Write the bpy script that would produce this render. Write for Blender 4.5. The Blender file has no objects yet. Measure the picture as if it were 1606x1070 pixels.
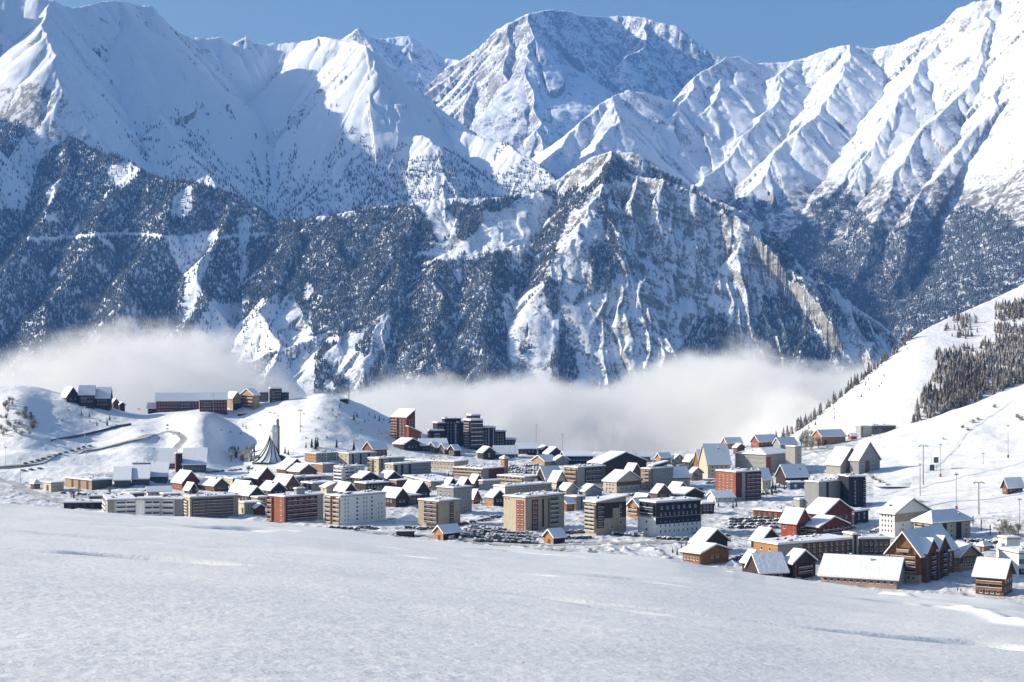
import bpy, bmesh, math, random
import numpy as np
from mathutils import Vector, Matrix

S = bpy.context.scene
COL = S.collection
R = math.radians
RNG = random.Random(7)
NR = np.random.default_rng(11)

# ------------------------------------------------------------------ camera geometry (photo pixels -> world)
F, CX, CY = 2230.0, 803.0, 580.0          # focal length in photo pixels, optical axis column, horizon row
SUN_EL, SUN_AZ = 22.0, -6.0              # elevation; degrees behind the viewer (negative: beyond the picture plane), sun on the left
SUN = Vector((-math.cos(R(SUN_EL)) * math.cos(R(SUN_AZ)), -math.cos(R(SUN_EL)) * math.sin(R(SUN_AZ)), math.sin(R(SUN_EL))))


def P(u, v, Y):
    return ((u - CX) / F * Y, Y, (CY - v) / F * Y)


# ------------------------------------------------------------------ numpy noise
def _hash(ix, iy, seed):
    h = (ix.astype(np.uint64) * np.uint64(374761393) + iy.astype(np.uint64) * np.uint64(668265263)
         + np.uint64(seed * 974634777 % 4294967296)) & np.uint64(0xffffffff)
    h = ((h ^ (h >> np.uint64(13))) * np.uint64(1274126177)) & np.uint64(0xffffffff)
    return (h ^ (h >> np.uint64(16))).astype(np.float64) / 4294967296.0


def perlin(x, y, seed=0):
    x0 = np.floor(x); y0 = np.floor(y)
    fx = x - x0; fy = y - y0
    ix = x0.astype(np.int64) + 100000; iy = y0.astype(np.int64) + 100000
    sx = fx * fx * fx * (fx * (fx * 6 - 15) + 10); sy = fy * fy * fy * (fy * (fy * 6 - 15) + 10)

    def g(dx, dy):
        a = _hash(ix + dx, iy + dy, seed) * 6.2831853
        return np.cos(a) * (fx - dx) + np.sin(a) * (fy - dy)
    a = g(0, 0) * (1 - sx) + g(1, 0) * sx
    b = g(0, 1) * (1 - sx) + g(1, 1) * sx
    return (a * (1 - sy) + b * sy) * 1.5


def fbm(x, y, seed=0, octs=4, gain=.5):
    r = 0; a = 1.0; t = 0
    for k in range(octs):
        r = r + a * perlin(x * 2 ** k, y * 2 ** k, seed + k * 13); t += a; a *= gain
    return r / t


def ridged(x, y, seed=0):
    return 1 - 2 * np.abs(perlin(x, y, seed))


def smooth(a, b, x):
    t = np.clip((x - a) / (b - a), 0, 1)
    return t * t * (3 - 2 * t)


# ------------------------------------------------------------------ object helpers
def link(name, me, parent=None):
    o = bpy.data.objects.new(name, me)
    COL.objects.link(o)
    if parent is not None:
        o.parent = parent
    return o


def tag(o, label=None, cat=None, group=None, kind=None):
    if label: o['label'] = label
    if cat: o['category'] = cat
    if group: o['group'] = group
    if kind: o['kind'] = kind
    return o


def np_mesh(name, verts, faces, mats, smooth_shade=False, mat_idx=None):
    """verts (n,3) array; faces (m,k) int array of equal-size polygons."""
    verts = np.asarray(verts, dtype=np.float32); faces = np.asarray(faces, dtype=np.int32)
    me = bpy.data.meshes.new(name)
    n, k = faces.shape
    me.vertices.add(len(verts)); me.vertices.foreach_set('co', verts.ravel())
    me.loops.add(n * k); me.loops.foreach_set('vertex_index', faces.ravel())
    me.polygons.add(n)
    me.polygons.foreach_set('loop_start', np.arange(0, n * k, k, dtype=np.int32))
    for m in (mats if isinstance(mats, (list, tuple)) else [mats]):
        me.materials.append(m)
    if mat_idx is not None:
        me.polygons.foreach_set('material_index', np.asarray(mat_idx, dtype=np.int32))
    me.polygons.foreach_set('use_smooth', np.full(n, smooth_shade, dtype=bool))
    me.update(calc_edges=True)
    return me


def grid_mesh(name, X, Y, Z, mats, mat_idx=None):
    nr, nc = X.shape
    v = np.stack([X.ravel(), Y.ravel(), Z.ravel()], 1)
    i = np.arange(nr * nc).reshape(nr, nc)
    f = np.stack([i[:-1, :-1].ravel(), i[:-1, 1:].ravel(), i[1:, 1:].ravel(), i[1:, :-1].ravel()], 1)
    return np_mesh(name, v, f, mats, True, mat_idx)


# ------------------------------------------------------------------ materials
def nodes(name):
    m = bpy.data.materials.new(name); m.use_nodes = True
    nt = m.node_tree; nt.nodes.clear()
    out = nt.nodes.new('ShaderNodeOutputMaterial')
    return m, nt, out


def N(nt, t, ins=None, **kw):
    n = nt.nodes.new(t)
    for k, v in kw.items(): setattr(n, k, v)
    for k, v in (ins or {}).items():
        s = n.inputs[k]
        if hasattr(v, 'is_output'): nt.links.new(v, s)
        else: s.default_value = v
    return n


def math_(nt, op, a, b=0.0, c=None, clamp=False):
    n = nt.nodes.new('ShaderNodeMath'); n.operation = op; n.use_clamp = clamp
    for i, v in enumerate((a, b) if c is None else (a, b, c)):
        if hasattr(v, 'is_output'): nt.links.new(v, n.inputs[i])
        else: n.inputs[i].default_value = v
    return n.outputs[0]


def mixc(nt, f, a, b):
    n = nt.nodes.new('ShaderNodeMix'); n.data_type = 'RGBA'
    for s, v in ((n.inputs[0], f), (n.inputs[6], a), (n.inputs[7], b)):
        if hasattr(v, 'is_output'): nt.links.new(v, s)
        else: s.default_value = v if not isinstance(v, tuple) or len(v) == 4 else (*v, 1)
    return n.outputs[2]


def ramp(nt, f, a, b):
    n = nt.nodes.new('ShaderNodeMapRange'); n.interpolation_type = 'SMOOTHSTEP'
    nt.links.new(f, n.inputs[0]); n.inputs[1].default_value = a; n.inputs[2].default_value = b
    return n.outputs[0]


def noise(nt, vec, scale, detail=4.0, rough=.55):
    n = N(nt, 'ShaderNodeTexNoise', {'Scale': scale, 'Detail': detail, 'Roughness': rough, 'Vector': vec})
    return n.outputs[0]


def wall_mat(name, col, var=.15):
    """weathered wall: blotches, run-off streaks, a little grime"""
    m, nt, out = nodes(name)
    tc = N(nt, 'ShaderNodeTexCoord'); p = tc.outputs['Object']
    f = ramp(nt, noise(nt, p, .35, 5, .65), .25, .75)
    sv = N(nt, 'ShaderNodeVectorMath', {0: p, 1: (1.6, 1.6, .12)}, operation='MULTIPLY').outputs[0]
    g = ramp(nt, noise(nt, sv, 1.0, 4, .6), .45, .75)
    c = mixc(nt, f, tuple(x * (1 - var) for x in col), tuple(min(1, x * (1 + var)) for x in col))
    c = mixc(nt, math_(nt, 'MULTIPLY', g, .35), c, tuple(x * .55 for x in col))
    b = N(nt, 'ShaderNodeBsdfPrincipled', {'Base Color': c, 'Roughness': .85, 'Specular IOR Level': .2})
    nt.links.new(b.outputs[0], out.inputs[0])
    return m


def simple_mat(name, col, rough=.7, var=.15, scale=.6, metal=0.0, spec=.3):
    m, nt, out = nodes(name)
    tc = N(nt, 'ShaderNodeTexCoord')
    f = noise(nt, tc.outputs['Object'], scale, 3)
    c = mixc(nt, f, tuple(x * (1 - var) for x in col), tuple(min(1, x * (1 + var)) for x in col))
    b = N(nt, 'ShaderNodeBsdfPrincipled', {'Base Color': c, 'Roughness': rough, 'Metallic': metal, 'Specular IOR Level': spec})
    nt.links.new(b.outputs[0], out.inputs[0])
    return m


def snow_mat(name, col=(.84, .86, .9), bump=.3, bscale=1.0, bdist=.2, detail=5, dirt=None):
    m, nt, out = nodes(name)
    geo = N(nt, 'ShaderNodeNewGeometry')
    pos = geo.outputs['Position']
    f = noise(nt, pos, bscale, detail, .6)
    bp = N(nt, 'ShaderNodeBump', {'Strength': bump, 'Distance': bdist, 'Height': f})
    c = (*col, 1)
    b = N(nt, 'ShaderNodeBsdfPrincipled', {'Roughness': .65, 'Specular IOR Level': .2, 'Normal': bp.outputs[0]})
    f2 = noise(nt, pos, bscale * .13, 3)
    c = mixc(nt, f2, tuple(x * .96 for x in col), tuple(min(.95, x * 1.03) for x in col))
    if dirt:
        d1 = ramp(nt, noise(nt, pos, .045, 5, .65), .42, .60); d2 = ramp(nt, noise(nt, pos, .4, 5, .7), .4, .6)
        c = mixc(nt, math_(nt, 'MULTIPLY', math_(nt, 'MULTIPLY', d1, d2), dirt), c, (.33, .32, .31))
    nt.links.new(c, b.inputs['Base Color'])
    nt.links.new(b.outputs[0], out.inputs[0])
    return m


def mountain_mat(name, t0=.62, tw=.07, rock=(.20, .19, .18), rock2=(.33, .31, .29), namp=.25, nscale=.006, strata=0.0,
                 brush=None, brush_z=(300, 700), crag=.35):
    """snow on everything that is not too steep, rock where the face is steep (world-space normal + noise)."""
    m, nt, out = nodes(name)
    geo = N(nt, 'ShaderNodeNewGeometry')
    pos = geo.outputs['Position']
    nz = N(nt, 'ShaderNodeSeparateXYZ', {0: geo.outputs['Normal']}).outputs[2]
    px = N(nt, 'ShaderNodeSeparateXYZ', {0: pos})
    sq = N(nt, 'ShaderNodeVectorMath', {0: pos, 1: (1, 1, .28)}, operation='MULTIPLY').outputs[0]
    n1 = ramp(nt, noise(nt, sq, nscale, 9, .72), .25, .75)
    n2 = ramp(nt, noise(nt, sq, nscale * 7, 7, .78), .3, .7)
    d = math_(nt, 'MULTIPLY_ADD', math_(nt, 'ADD', math_(nt, 'MULTIPLY', n1, .45), math_(nt, 'MULTIPLY', n2, .55)), namp * 2.4, -namp * 1.2)
    k = math_(nt, 'ADD', nz, d)
    if strata > 0:
        tilt = N(nt, 'ShaderNodeVectorMath', {0: pos, 1: (.35, .1, 1.0)}, operation='DOT_PRODUCT').outputs[1]
        wob = math_(nt, 'MULTIPLY', noise(nt, pos, .004, 3), 160.0)
        tt = math_(nt, 'ADD', tilt, wob)
        comb = N(nt, 'ShaderNodeCombineXYZ', {2: tt}).outputs[0]
        st = noise(nt, comb, .045, 5, .7)
        k = math_(nt, 'ADD', k, math_(nt, 'MULTIPLY_ADD', st, strata * 2, -strata))
    snow = ramp(nt, k, t0 - tw, t0 + tw)
    rc = mixc(nt, ramp(nt, noise(nt, pos, nscale * 3, 8, .75), .3, .7), rock, rock2)
    if strata > 0: rc = mixc(nt, ramp(nt, st, .38, .62), tuple(x * .62 for x in rock), rc)
    if brush is not None:                       # leafless scrub on the lower slopes
        zz = math_(nt, 'ADD', px.outputs[2], math_(nt, 'MULTIPLY_ADD', noise(nt, pos, .003, 6, .65), 900.0, -450.0))
        bz = math_(nt, 'SUBTRACT', 1.0, ramp(nt, zz, *brush_z))
        bn = ramp(nt, noise(nt, pos, .02, 6, .7), .40, .56)
        bf = math_(nt, 'MULTIPLY', bz, bn)
        snow = math_(nt, 'MULTIPLY', snow, math_(nt, 'SUBTRACT', 1.0, math_(nt, 'MULTIPLY', bf, .85)))
        rc = mixc(nt, bz, rc, brush)
    bp = N(nt, 'ShaderNodeBump', {'Strength': math_(nt, 'MULTIPLY_ADD', snow, -.55 * crag, crag), 'Distance': 22.0, 'Height': noise(nt, sq, .016, 8, .7) if strata == 0 else math_(nt, 'ADD', noise(nt, sq, .016, 8, .72), math_(nt, 'MULTIPLY', st, .8))})
    c = mixc(nt, snow, rc, (.86, .88, .91))
    b = N(nt, 'ShaderNodeBsdfPrincipled', {'Base Color': c, 'Roughness': .75, 'Specular IOR Level': .15, 'Normal': bp.outputs[0]})
    nt.links.new(b.outputs[0], out.inputs[0])
    return m
# ================================================================== mountains: ridge skeletons -> eroded height fields
def segs_of(ridges):
    out = []
    acc = 0.0
    for r in ridges:
        pts = [P(*p) for p in r['p']]
        kmin = 0.0                               # a flank is never gentler than the ridge line itself falls
        for i in range(len(pts)):
            for j in range(i + 1, len(pts)):
                dd = math.hypot(pts[j][0] - pts[i][0], pts[j][1] - pts[i][1])
                if dd > 350: kmin = max(kmin, 1.12 * (pts[i][2] - pts[j][2]) / dd)
        if not r.get('spur', True): kmin = 0
        rng = random.Random(int(pts[0][0] * 7 + pts[-1][1]))
        for it in range(2):                      # fractal wander of the ridge line
            q = [pts[0]]
            for a, b in zip(pts, pts[1:]):
                L = math.hypot(b[0] - a[0], b[1] - a[1])
                if L > 60:
                    nx, ny = -(b[1] - a[1]) / L, (b[0] - a[0]) / L
                    j = rng.gauss(0, .075) * min(L, 500)
                    q.append(((a[0] + b[0]) / 2 + nx * j, (a[1] + b[1]) / 2 + ny * j, (a[2] + b[2]) / 2 + rng.uniform(-.035, .02) * min(L, 300)))
                q.append(b)
            pts = q
        for i in range(len(pts) - 1):
            L = math.hypot(pts[i + 1][0] - pts[i][0], pts[i + 1][1] - pts[i][1])
            out.append((pts[i], pts[i + 1], acc, L, max(kmin, r.get('k', 1.0)), max(kmin, r.get('kr', r.get('k', 1.0))), r.get('D', 6000.0)))
            acc += L
        acc += 1700
    return out


def tent_height(ridges, x, y):
    H = np.full(x.shape, -1e9); S_ = np.zeros(x.shape); Dd = np.zeros(x.shape)
    for a, b, s0, L, k, kr, D in segs_of(ridges):
        dx, dy = b[0] - a[0], b[1] - a[1]
        l2 = dx * dx + dy * dy + 1e-9
        t = np.clip(((x - a[0]) * dx + (y - a[1]) * dy) / l2, 0, 1)
        ex = x - (a[0] + t * dx); ey = y - (a[1] + t * dy)
        d = np.hypot(ex, ey)
        side = np.where(dx * ey - dy * ex > 0, k, kr)
        h = a[2] + t * (b[2] - a[2]) - side * D * np.log1p(d / D)
        m = h > H
        H = np.where(m, h, H); S_ = np.where(m, s0 + t * L, S_); Dd = np.where(m, d, Dd)
    return H, S_, Dd


FIELDS = {}


def massif(name, ridges, u0, u1, du, Y0, Y1, dY, mat, seed, amp=1.0, warp=25.0, lam=(360, 150, 64, 28), floor=-1e9, post=None, fl=.17):
    nu = int((u1 - u0) / du) + 1; ny = int((Y1 - Y0) / dY) + 1
    U, YY = np.meshgrid(np.linspace(u0, u1, nu), np.linspace(Y0, Y1, ny))
    X = (U - CX) / F * YY
    wx = warp * fbm(X / 420, YY / 420, seed, 3) + warp * .3 * perlin(X / 90, YY / 90, seed + 5)
    wy = warp * fbm(X / 420, YY / 420, seed + 50, 3) + warp * .3 * perlin(X / 90, YY / 90, seed + 55)
    H, s, d = tent_height(ridges, X + wx, YY + wy)
    sw = s + 45 * fbm(X / 200, YY / 200, seed + 70, 3)
    for i, l in enumerate(lam):
        fade = 1 - np.exp(-d / (l * .55))
        n = ridged(sw / l + i * 7.3, d / (l * 4.5) + i * 3.1, seed + 90 + i)
        H = H + amp * l * fl * (n - .45) * fade
    H = H + amp * 7 * fbm(sw / 26, d / 110, seed + 120, 3) * (1 - np.exp(-d / 40)) + amp * 3.5 * fbm(X / 40, YY / 40, seed + 121, 4)
    H = H + amp * 5 * ridged(X / 30, YY / 30, seed + 140) * np.exp(-d / 60)
    if post is not None:
        H = post(U, X, YY, H, d)
    H = np.maximum(H, floor)
    o = link(name, grid_mesh(name, X, YY, H, mat))
    tag(o, kind='structure')
    FIELDS[name] = (U[0], YY[:, 0], H)
    return o


def sample_field(name, n, rng):
    """n random ground points of a massif: x, y, z, projected u, v, slope nz"""
    us, ys, H = FIELDS[name]
    # area weight ~ Y
    iy = rng.uniform(0, 1, n); iy = np.sqrt(iy * (ys[-1] ** 2 - ys[0] ** 2) + ys[0] ** 2)
    iu = rng.uniform(us[0], us[-1], n)
    fy = (iy - ys[0]) / (ys[1] - ys[0]); fu = (iu - us[0]) / (us[1] - us[0])
    y0 = np.clip(fy.astype(int), 0, len(ys) - 2); u0 = np.clip(fu.astype(int), 0, len(us) - 2)
    ty = fy - y0; tu = fu - u0
    z = (H[y0, u0] * (1 - ty) * (1 - tu) + H[y0, u0 + 1] * (1 - ty) * tu + H[y0 + 1, u0] * ty * (1 - tu) + H[y0 + 1, u0 + 1] * ty * tu)
    x = (iu - CX) / F * iy
    gx = (H[y0, u0 + 1] - H[y0, u0]) / ((us[1] - us[0]) / F * iy)
    gy = (H[y0 + 1, u0] - H[y0, u0]) / (ys[1] - ys[0])
    nz = 1 / np.sqrt(1 + gx * gx + gy * gy)
    return x, iy, z, iu, CY - z / iy * F, nz, gx, gy


def in_poly(u, v, poly):
    r = np.zeros(u.shape, bool); j = len(poly) - 1
    for i in range(len(poly)):
        (xi, yi), (xj, yj) = poly[i], poly[j]
        if yi != yj:
            r ^= ((yi > v) != (yj > v)) & (u < (xj - xi) * (v - yi) / (yj - yi) + xi)
        j = i
    return r


def tree_stuff(name, x, y, z, h, mat, rng, wr=.2, sides=5):
    """a far-off wood as one mesh: every tree two stacked ragged cones"""
    n = len(x)
    ang = np.linspace(0, 2 * np.pi, sides, endpoint=False)[None, :] + rng.uniform(0, 6, (n, 1))
    w = (h * wr * rng.uniform(.75, 1.25, n))[:, None]
    V = []
    for (f0, f1, ww) in ((.06, .68, 1.0), (.45, 1.0, .62)):
        rr = w * ww * rng.uniform(.65, 1.2, (n, sides))
        ring = np.stack([x[:, None] + rr * np.cos(ang), y[:, None] + rr * np.sin(ang),
                         (z + h * f0)[:, None] + h[:, None] * rng.uniform(-.05, .05, (n, sides))], 2)
        ap = np.stack([x + h * .02 * rng.normal(0, 1, n), y, z + h * f1], 1)[:, None, :]
        V.append(np.concatenate([ring, ap], 1))
    V = np.concatenate(V, 1).reshape(-1, 3)
    per = 2 * (sides + 1)
    base = (np.arange(n) * per)[:, None, None]
    tri = np.array([[k, (k + 1) % sides, sides] for k in range(sides)])
    tri = np.concatenate([tri, tri + sides + 1])[None]
    o = link(name, np_mesh(name, V, (base + tri).reshape(-1, 3), mat))
    return tag(o, kind='stuff')


def conifer_mat(name, dark, frost, amt):
    """needles with frost and snow lying on them: shared by every conifer"""
    m, nt, out = nodes(name)
    geo = N(nt, 'ShaderNodeNewGeometry')
    f = noise(nt, geo.outputs['Position'], .35, 4, .7)
    g = noise(nt, geo.outputs['Position'], .012, 4, .6)
    t = math_(nt, 'ADD', math_(nt, 'MULTIPLY', f, 1.3), math_(nt, 'MULTIPLY', g, .7))
    t = ramp(nt, t, 1.35 - amt, 1.75 - amt)
    c = mixc(nt, t, dark, frost)
    b = N(nt, 'ShaderNodeBsdfPrincipled', {'Base Color': c, 'Roughness': .9, 'Specular IOR Level': .1})
    nt.links.new(b.outputs[0], out.inputs[0])
    return m


def post_left(U, X, Y, H, d):
    yc = np.interp(U, [-200, 0, 110, 205, 290, 372, 470, 650, 800, 930], [6700, 6750, 6600, 6300, 6000, 5880, 5700, 5560, 5560, 5560])
    return H - .55 * np.clip(yc + 120 - Y, 0, None) - 1.2 * np.clip(yc - 350 - Y, 0, None)


def post_cliff(U, X, Y, H, d):
    V = CY - H / Y * F
    m = smooth(905, 965, U) * (1 - smooth(1330, 1430, U)) * smooth(262, 285, V) * smooth(25, 130, d)
    w = 40 * fbm(X / 260, Y / 260, 7, 3)
    g = ridged((X + w) / 62, Y / 420 + H / 500, 8) * 26 + ridged((X + w) / 27, Y / 260 + H / 300, 9) * 12 + ridged((X + .6 * w) / 150, Y / 700, 6) * 22
    H = H + m * (g - 26)
    q = H + .32 * X + 26 * fbm(X / 180, Y / 180, 10, 3)
    m2 = m * smooth(985, 1040, U) * (1 - smooth(1215, 1290, U)) * smooth(330, 390, V)
    mod = .25 + .75 * smooth(-.15, .25, fbm(X / 130, q / 200, 12, 3))
    z0 = np.zeros_like(q)
    H = H + (m * .35 + m2 * .9) * mod * (perlin(q / 30, z0 + .37, 31) * 9 + perlin(q / 13, z0 + .71, 32) * 4.5)
    return H


M_far = mountain_mat('alpine_snow_and_rock', t0=.64, tw=.09, namp=.30, nscale=.008)
M_left = mountain_mat('alpine_snow_smooth', t0=.50, tw=.06, namp=.22, nscale=.006, crag=.25)
M_right = mountain_mat('alpine_snow_scrub', t0=.60, tw=.09, namp=.28, nscale=.011, rock=(.22, .2, .18), rock2=(.36, .33, .3),
                       brush=(.10, .085, .075), brush_z=(930, 1130))
M_cliff = mountain_mat('limestone_cliff', t0=.57, tw=.09, namp=.40, nscale=.016, rock=(.30, .285, .26), rock2=(.54, .51, .46), strata=.26, crag=.5)
M_wood = mountain_mat('forest_floor_snow', t0=.36, tw=.1, namp=.25, nscale=.01, rock=(.1, .1, .1), rock2=(.2, .19, .18))
M_conifer = conifer_mat('frosted_needles', (.06, .075, .085), (.235, .27, .305), .5)

# --- far peak with the gabled wall
far = [
    dict(p=[(480, 90, 12300), (520, 70, 12300), (562, 45, 12300), (580, 60, 12300), (640, 56, 12400), (690, 90, 12300), (722, 96, 12000)], k=.9),
    dict(p=[(640, 56, 12400), (655, 110, 11900), (668, 190, 11200)], k=.9),
    dict(p=[(562, 45, 12300), (600, 110, 11700), (640, 190, 11000)], k=.9),
    dict(p=[(700, 105, 11700), (722, 96, 11700), (752, 75, 11600), (781, 45, 11600), (800, 36, 11500), (830, 20, 11500)], k=1.0, kr=1.35),
    dict(p=[(830, 20, 11500), (868, 15, 11650), (900, 21, 11850), (925, 24, 12150), (950, 26, 12300), (985, 25, 12300), (1010, 27, 12200), (1025, 32, 12100), (1060, 40, 12000),
            (1085, 60, 11900), (1110, 80, 11800), (1140, 95, 11700), (1200, 150, 11500)], k=1.0, kr=1.2),
    dict(p=[(830, 20, 11500), (827, 70, 11050), (822, 110, 10700), (836, 170, 10150), (850, 215, 9700), (858, 250, 9350), (866, 300, 8850), (880, 370, 8200)], k=.72, kr=1.3),
    dict(p=[(800, 36, 11500), (790, 100, 11000), (800, 150, 10600), (812, 230, 10100)], k=1.3),
    dict(p=[(752, 75, 11600), (745, 130, 11100), (730, 200, 10500)], k=1.3),
    dict(p=[(1010, 27, 12200), (1015, 60, 11800), (1010, 75, 11500), (980, 90, 11300)], k=1.2),
]
for r_ in far: r_['p'] = [(a, b, c * 1.2) for a, b, c in r_['p']]
massif('rocky_peak', far, 470, 1230, 1.35, 10000, 15400, 17, M_far, 3, amp=.95, lam=(420, 180, 80, 36))

# --- left range with the shaded bowl
left = [
    dict(p=[(-420, 140, 7300), (-200, 50, 7450), (-60, 0, 7600), (0, -6, 7650), (85, 0, 7700), (112, 12, 7800), (160, 3, 8050), (190, 3, 8200), (235, 9, 8350), (262, 35, 8450),
            (285, 52, 8550), (300, 58, 8600), (345, 57, 8720), (362, 69, 8780), (386, 57, 8830), (398, 69, 8850), (440, 68, 8880),
            (472, 66, 8850), (500, 57, 8650), (520, 60, 8450), (560, 64, 8150), (574, 75, 7980)], k=.9, kr=1.12),
    dict(p=[(574, 75, 7980), (600, 110, 7870), (640, 150, 7760), (672, 172, 7680), (702, 194, 7580), (745, 212, 7420), (800, 228, 7200),
            (830, 246, 7050), (858, 268, 6900), (900, 320, 6600)], k=.8, kr=1.15),
    dict(p=[(80, 2, 7700), (66, 32, 7420), (72, 55, 7180), (84, 95, 6940), (98, 145, 6740), (70, 162, 6640), (55, 190, 6540), (40, 230, 6300)], k=1.0, kr=.62),
    dict(p=[(574, 75, 7980), (590, 115, 7750), (612, 165, 7520), (625, 213, 7300), (612, 260, 7050), (590, 310, 6750), (560, 370, 6400)], k=.58, kr=.9),
    dict(p=[(625, 213, 7400), (660, 212, 7300), (690, 230, 7150), (700, 280, 6850), (690, 330, 6550)], k=.65, kr=.9),
    dict(p=[(500, 57, 8650), (540, 105, 8100), (530, 165, 7750), (545, 215, 7450), (520, 270, 7100), (470, 330, 6650)], k=.75, kr=.8),
    dict(p=[(300, 58, 8550), (330, 130, 8200), (400, 210, 7700), (430, 290, 7100)], k=.8),
    dict(p=[(190, 3, 8200), (195, 60, 7800), (215, 150, 7300), (290, 240, 6800), (340, 300, 6400)], k=.8),
    dict(p=[(-60, -25, 7550), (10, 60, 7350), (0, 110, 7250), (-30, 170, 6900)], k=1.1),
]

# --- right range
right = [
    dict(p=[(1900, -190, 7600), (1700, -70, 8000), (1606, -12, 8300), (1570, -2, 8400), (1530, 2, 8500), (1505, 12, 8600), (1485, 35, 8700), (1450, 50, 8800), (1410, 68, 8900), (1375, 76, 9000),
            (1335, 69, 9000), (1300, 76, 9050), (1245, 95, 9100), (1225, 97, 9100), (1195, 98, 9100), (1175, 104, 9100), (1160, 88, 9100), (1135, 90, 9000), (1100, 112, 8800),
            (1085, 140, 8600), (1060, 158, 8450), (1030, 150, 8400), (985, 141, 8300), (960, 152, 8200), (930, 175, 8050), (905, 200, 7900), (880, 230, 7700), (862, 258, 7500), (840, 300, 7200)], k=1.05),
    dict(p=[(1335, 69, 9000), (1322, 100, 8700), (1308, 135, 8400), (1290, 172, 8100), (1255, 200, 7800), (1215, 240, 7500), (1180, 300, 7200)], k=.75, kr=.95),
    dict(p=[(1485, 35, 8700), (1465, 75, 8350), (1440, 110, 8050), (1408, 150, 7750), (1390, 195, 7500), (1360, 240, 7250), (1330, 300, 6950), (1310, 345, 6750)], k=.75, kr=.95),
    dict(p=[(1560, -2, 8400), (1550, 40, 8100), (1540, 90, 7800), (1500, 150, 7450), (1450, 200, 7150), (1400, 270, 6850), (1375, 340, 6550), (1340, 440, 6150)], k=.95),
    dict(p=[(1640, -20, 8250), (1610, 70, 7700), (1570, 130, 7350), (1520, 210, 7000), (1470, 280, 6700), (1430, 350, 6400), (1400, 450, 6000)], k=.95),
    dict(p=[(1720, -80, 8000), (1680, 60, 7500), (1630, 180, 7000), (1580, 270, 6650), (1520, 370, 6250), (1470, 450, 6000), (1430, 520, 5700)], k=.95),
    dict(p=[(1245, 95, 9100), (1225, 140, 8700), (1190, 190, 8200), (1150, 240, 7800), (1100, 290, 7400)], k=.75),
    dict(p=[(1160, 88, 9100), (1130, 140, 8600), (1090, 190, 8200), (1050, 240, 7800)], k=.75),
    dict(p=[(1085, 140, 8600), (1040, 190, 8100), (1010, 250, 7600)], k=.8),
    dict(p=[(985, 141, 8300), (970, 190, 7900), (930, 240, 7500)], k=.8),
    dict(p=[(1800, 60, 7200), (1720, 230, 6600), (1640, 360, 6100), (1560, 470, 5700), (1500, 560, 5300)], k=1.0),
]
for r_ in right: r_['p'] = [(a, b, c * 1.14) for a, b, c in r_['p']]
massif('scrub_covered_range', right, 830, 1900, 1.45, 5900, 10500, 14, M_right, 41, amp=.64, lam=(380, 160, 70, 34, 20), warp=24)

# --- forested spurs on the lower left, and the limestone buttress in the middle
spurs = [
    dict(p=[(-500, 60, 6700), (-200, 150, 6700), (0, 190, 6700), (45, 172, 6800), (110, 216, 6600), (150, 238, 6450), (205, 254, 6300), (250, 282, 6100), (290, 286, 6000), (330, 294, 5950), (372, 309, 5880),
            (402, 326, 5820), (432, 347, 5760), (470, 346, 5700), (500, 345, 5650)], k=.9, kr=.86),
    dict(p=[(45, 172, 6800), (0, 240, 6300), (-60, 330, 5800), (-120, 420, 5300)], k=1.1),
    dict(p=[(110, 216, 6600), (85, 290, 6150), (45, 370, 5700), (0, 430, 5350), (-60, 510, 4950)], k=1.1),
    dict(p=[(205, 254, 6300), (180, 310, 5950), (150, 370, 5600), (110, 440, 5250), (70, 510, 4950), (40, 580, 4650)], k=1.1),
    dict(p=[(290, 286, 6000), (262, 340, 5700), (235, 390, 5450), (200, 450, 5150), (180, 500, 4950), (160, 590, 4600)], k=1.1),
    dict(p=[(375, 310, 5870), (345, 370, 5550), (310, 440, 5200), (285, 500, 4950), (260, 590, 4600)], k=1.1),
    dict(p=[(470, 346, 5700), (445, 410, 5350), (420, 460, 5100), (425, 520, 4850), (420, 600, 4500)], k=1.1),
]
massif('forested_spurs', spurs, -200, 560, 1.45, 4000, 6950, 11, M_wood, 61, amp=.65, lam=(260, 110, 46, 22), warp=22)

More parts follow.
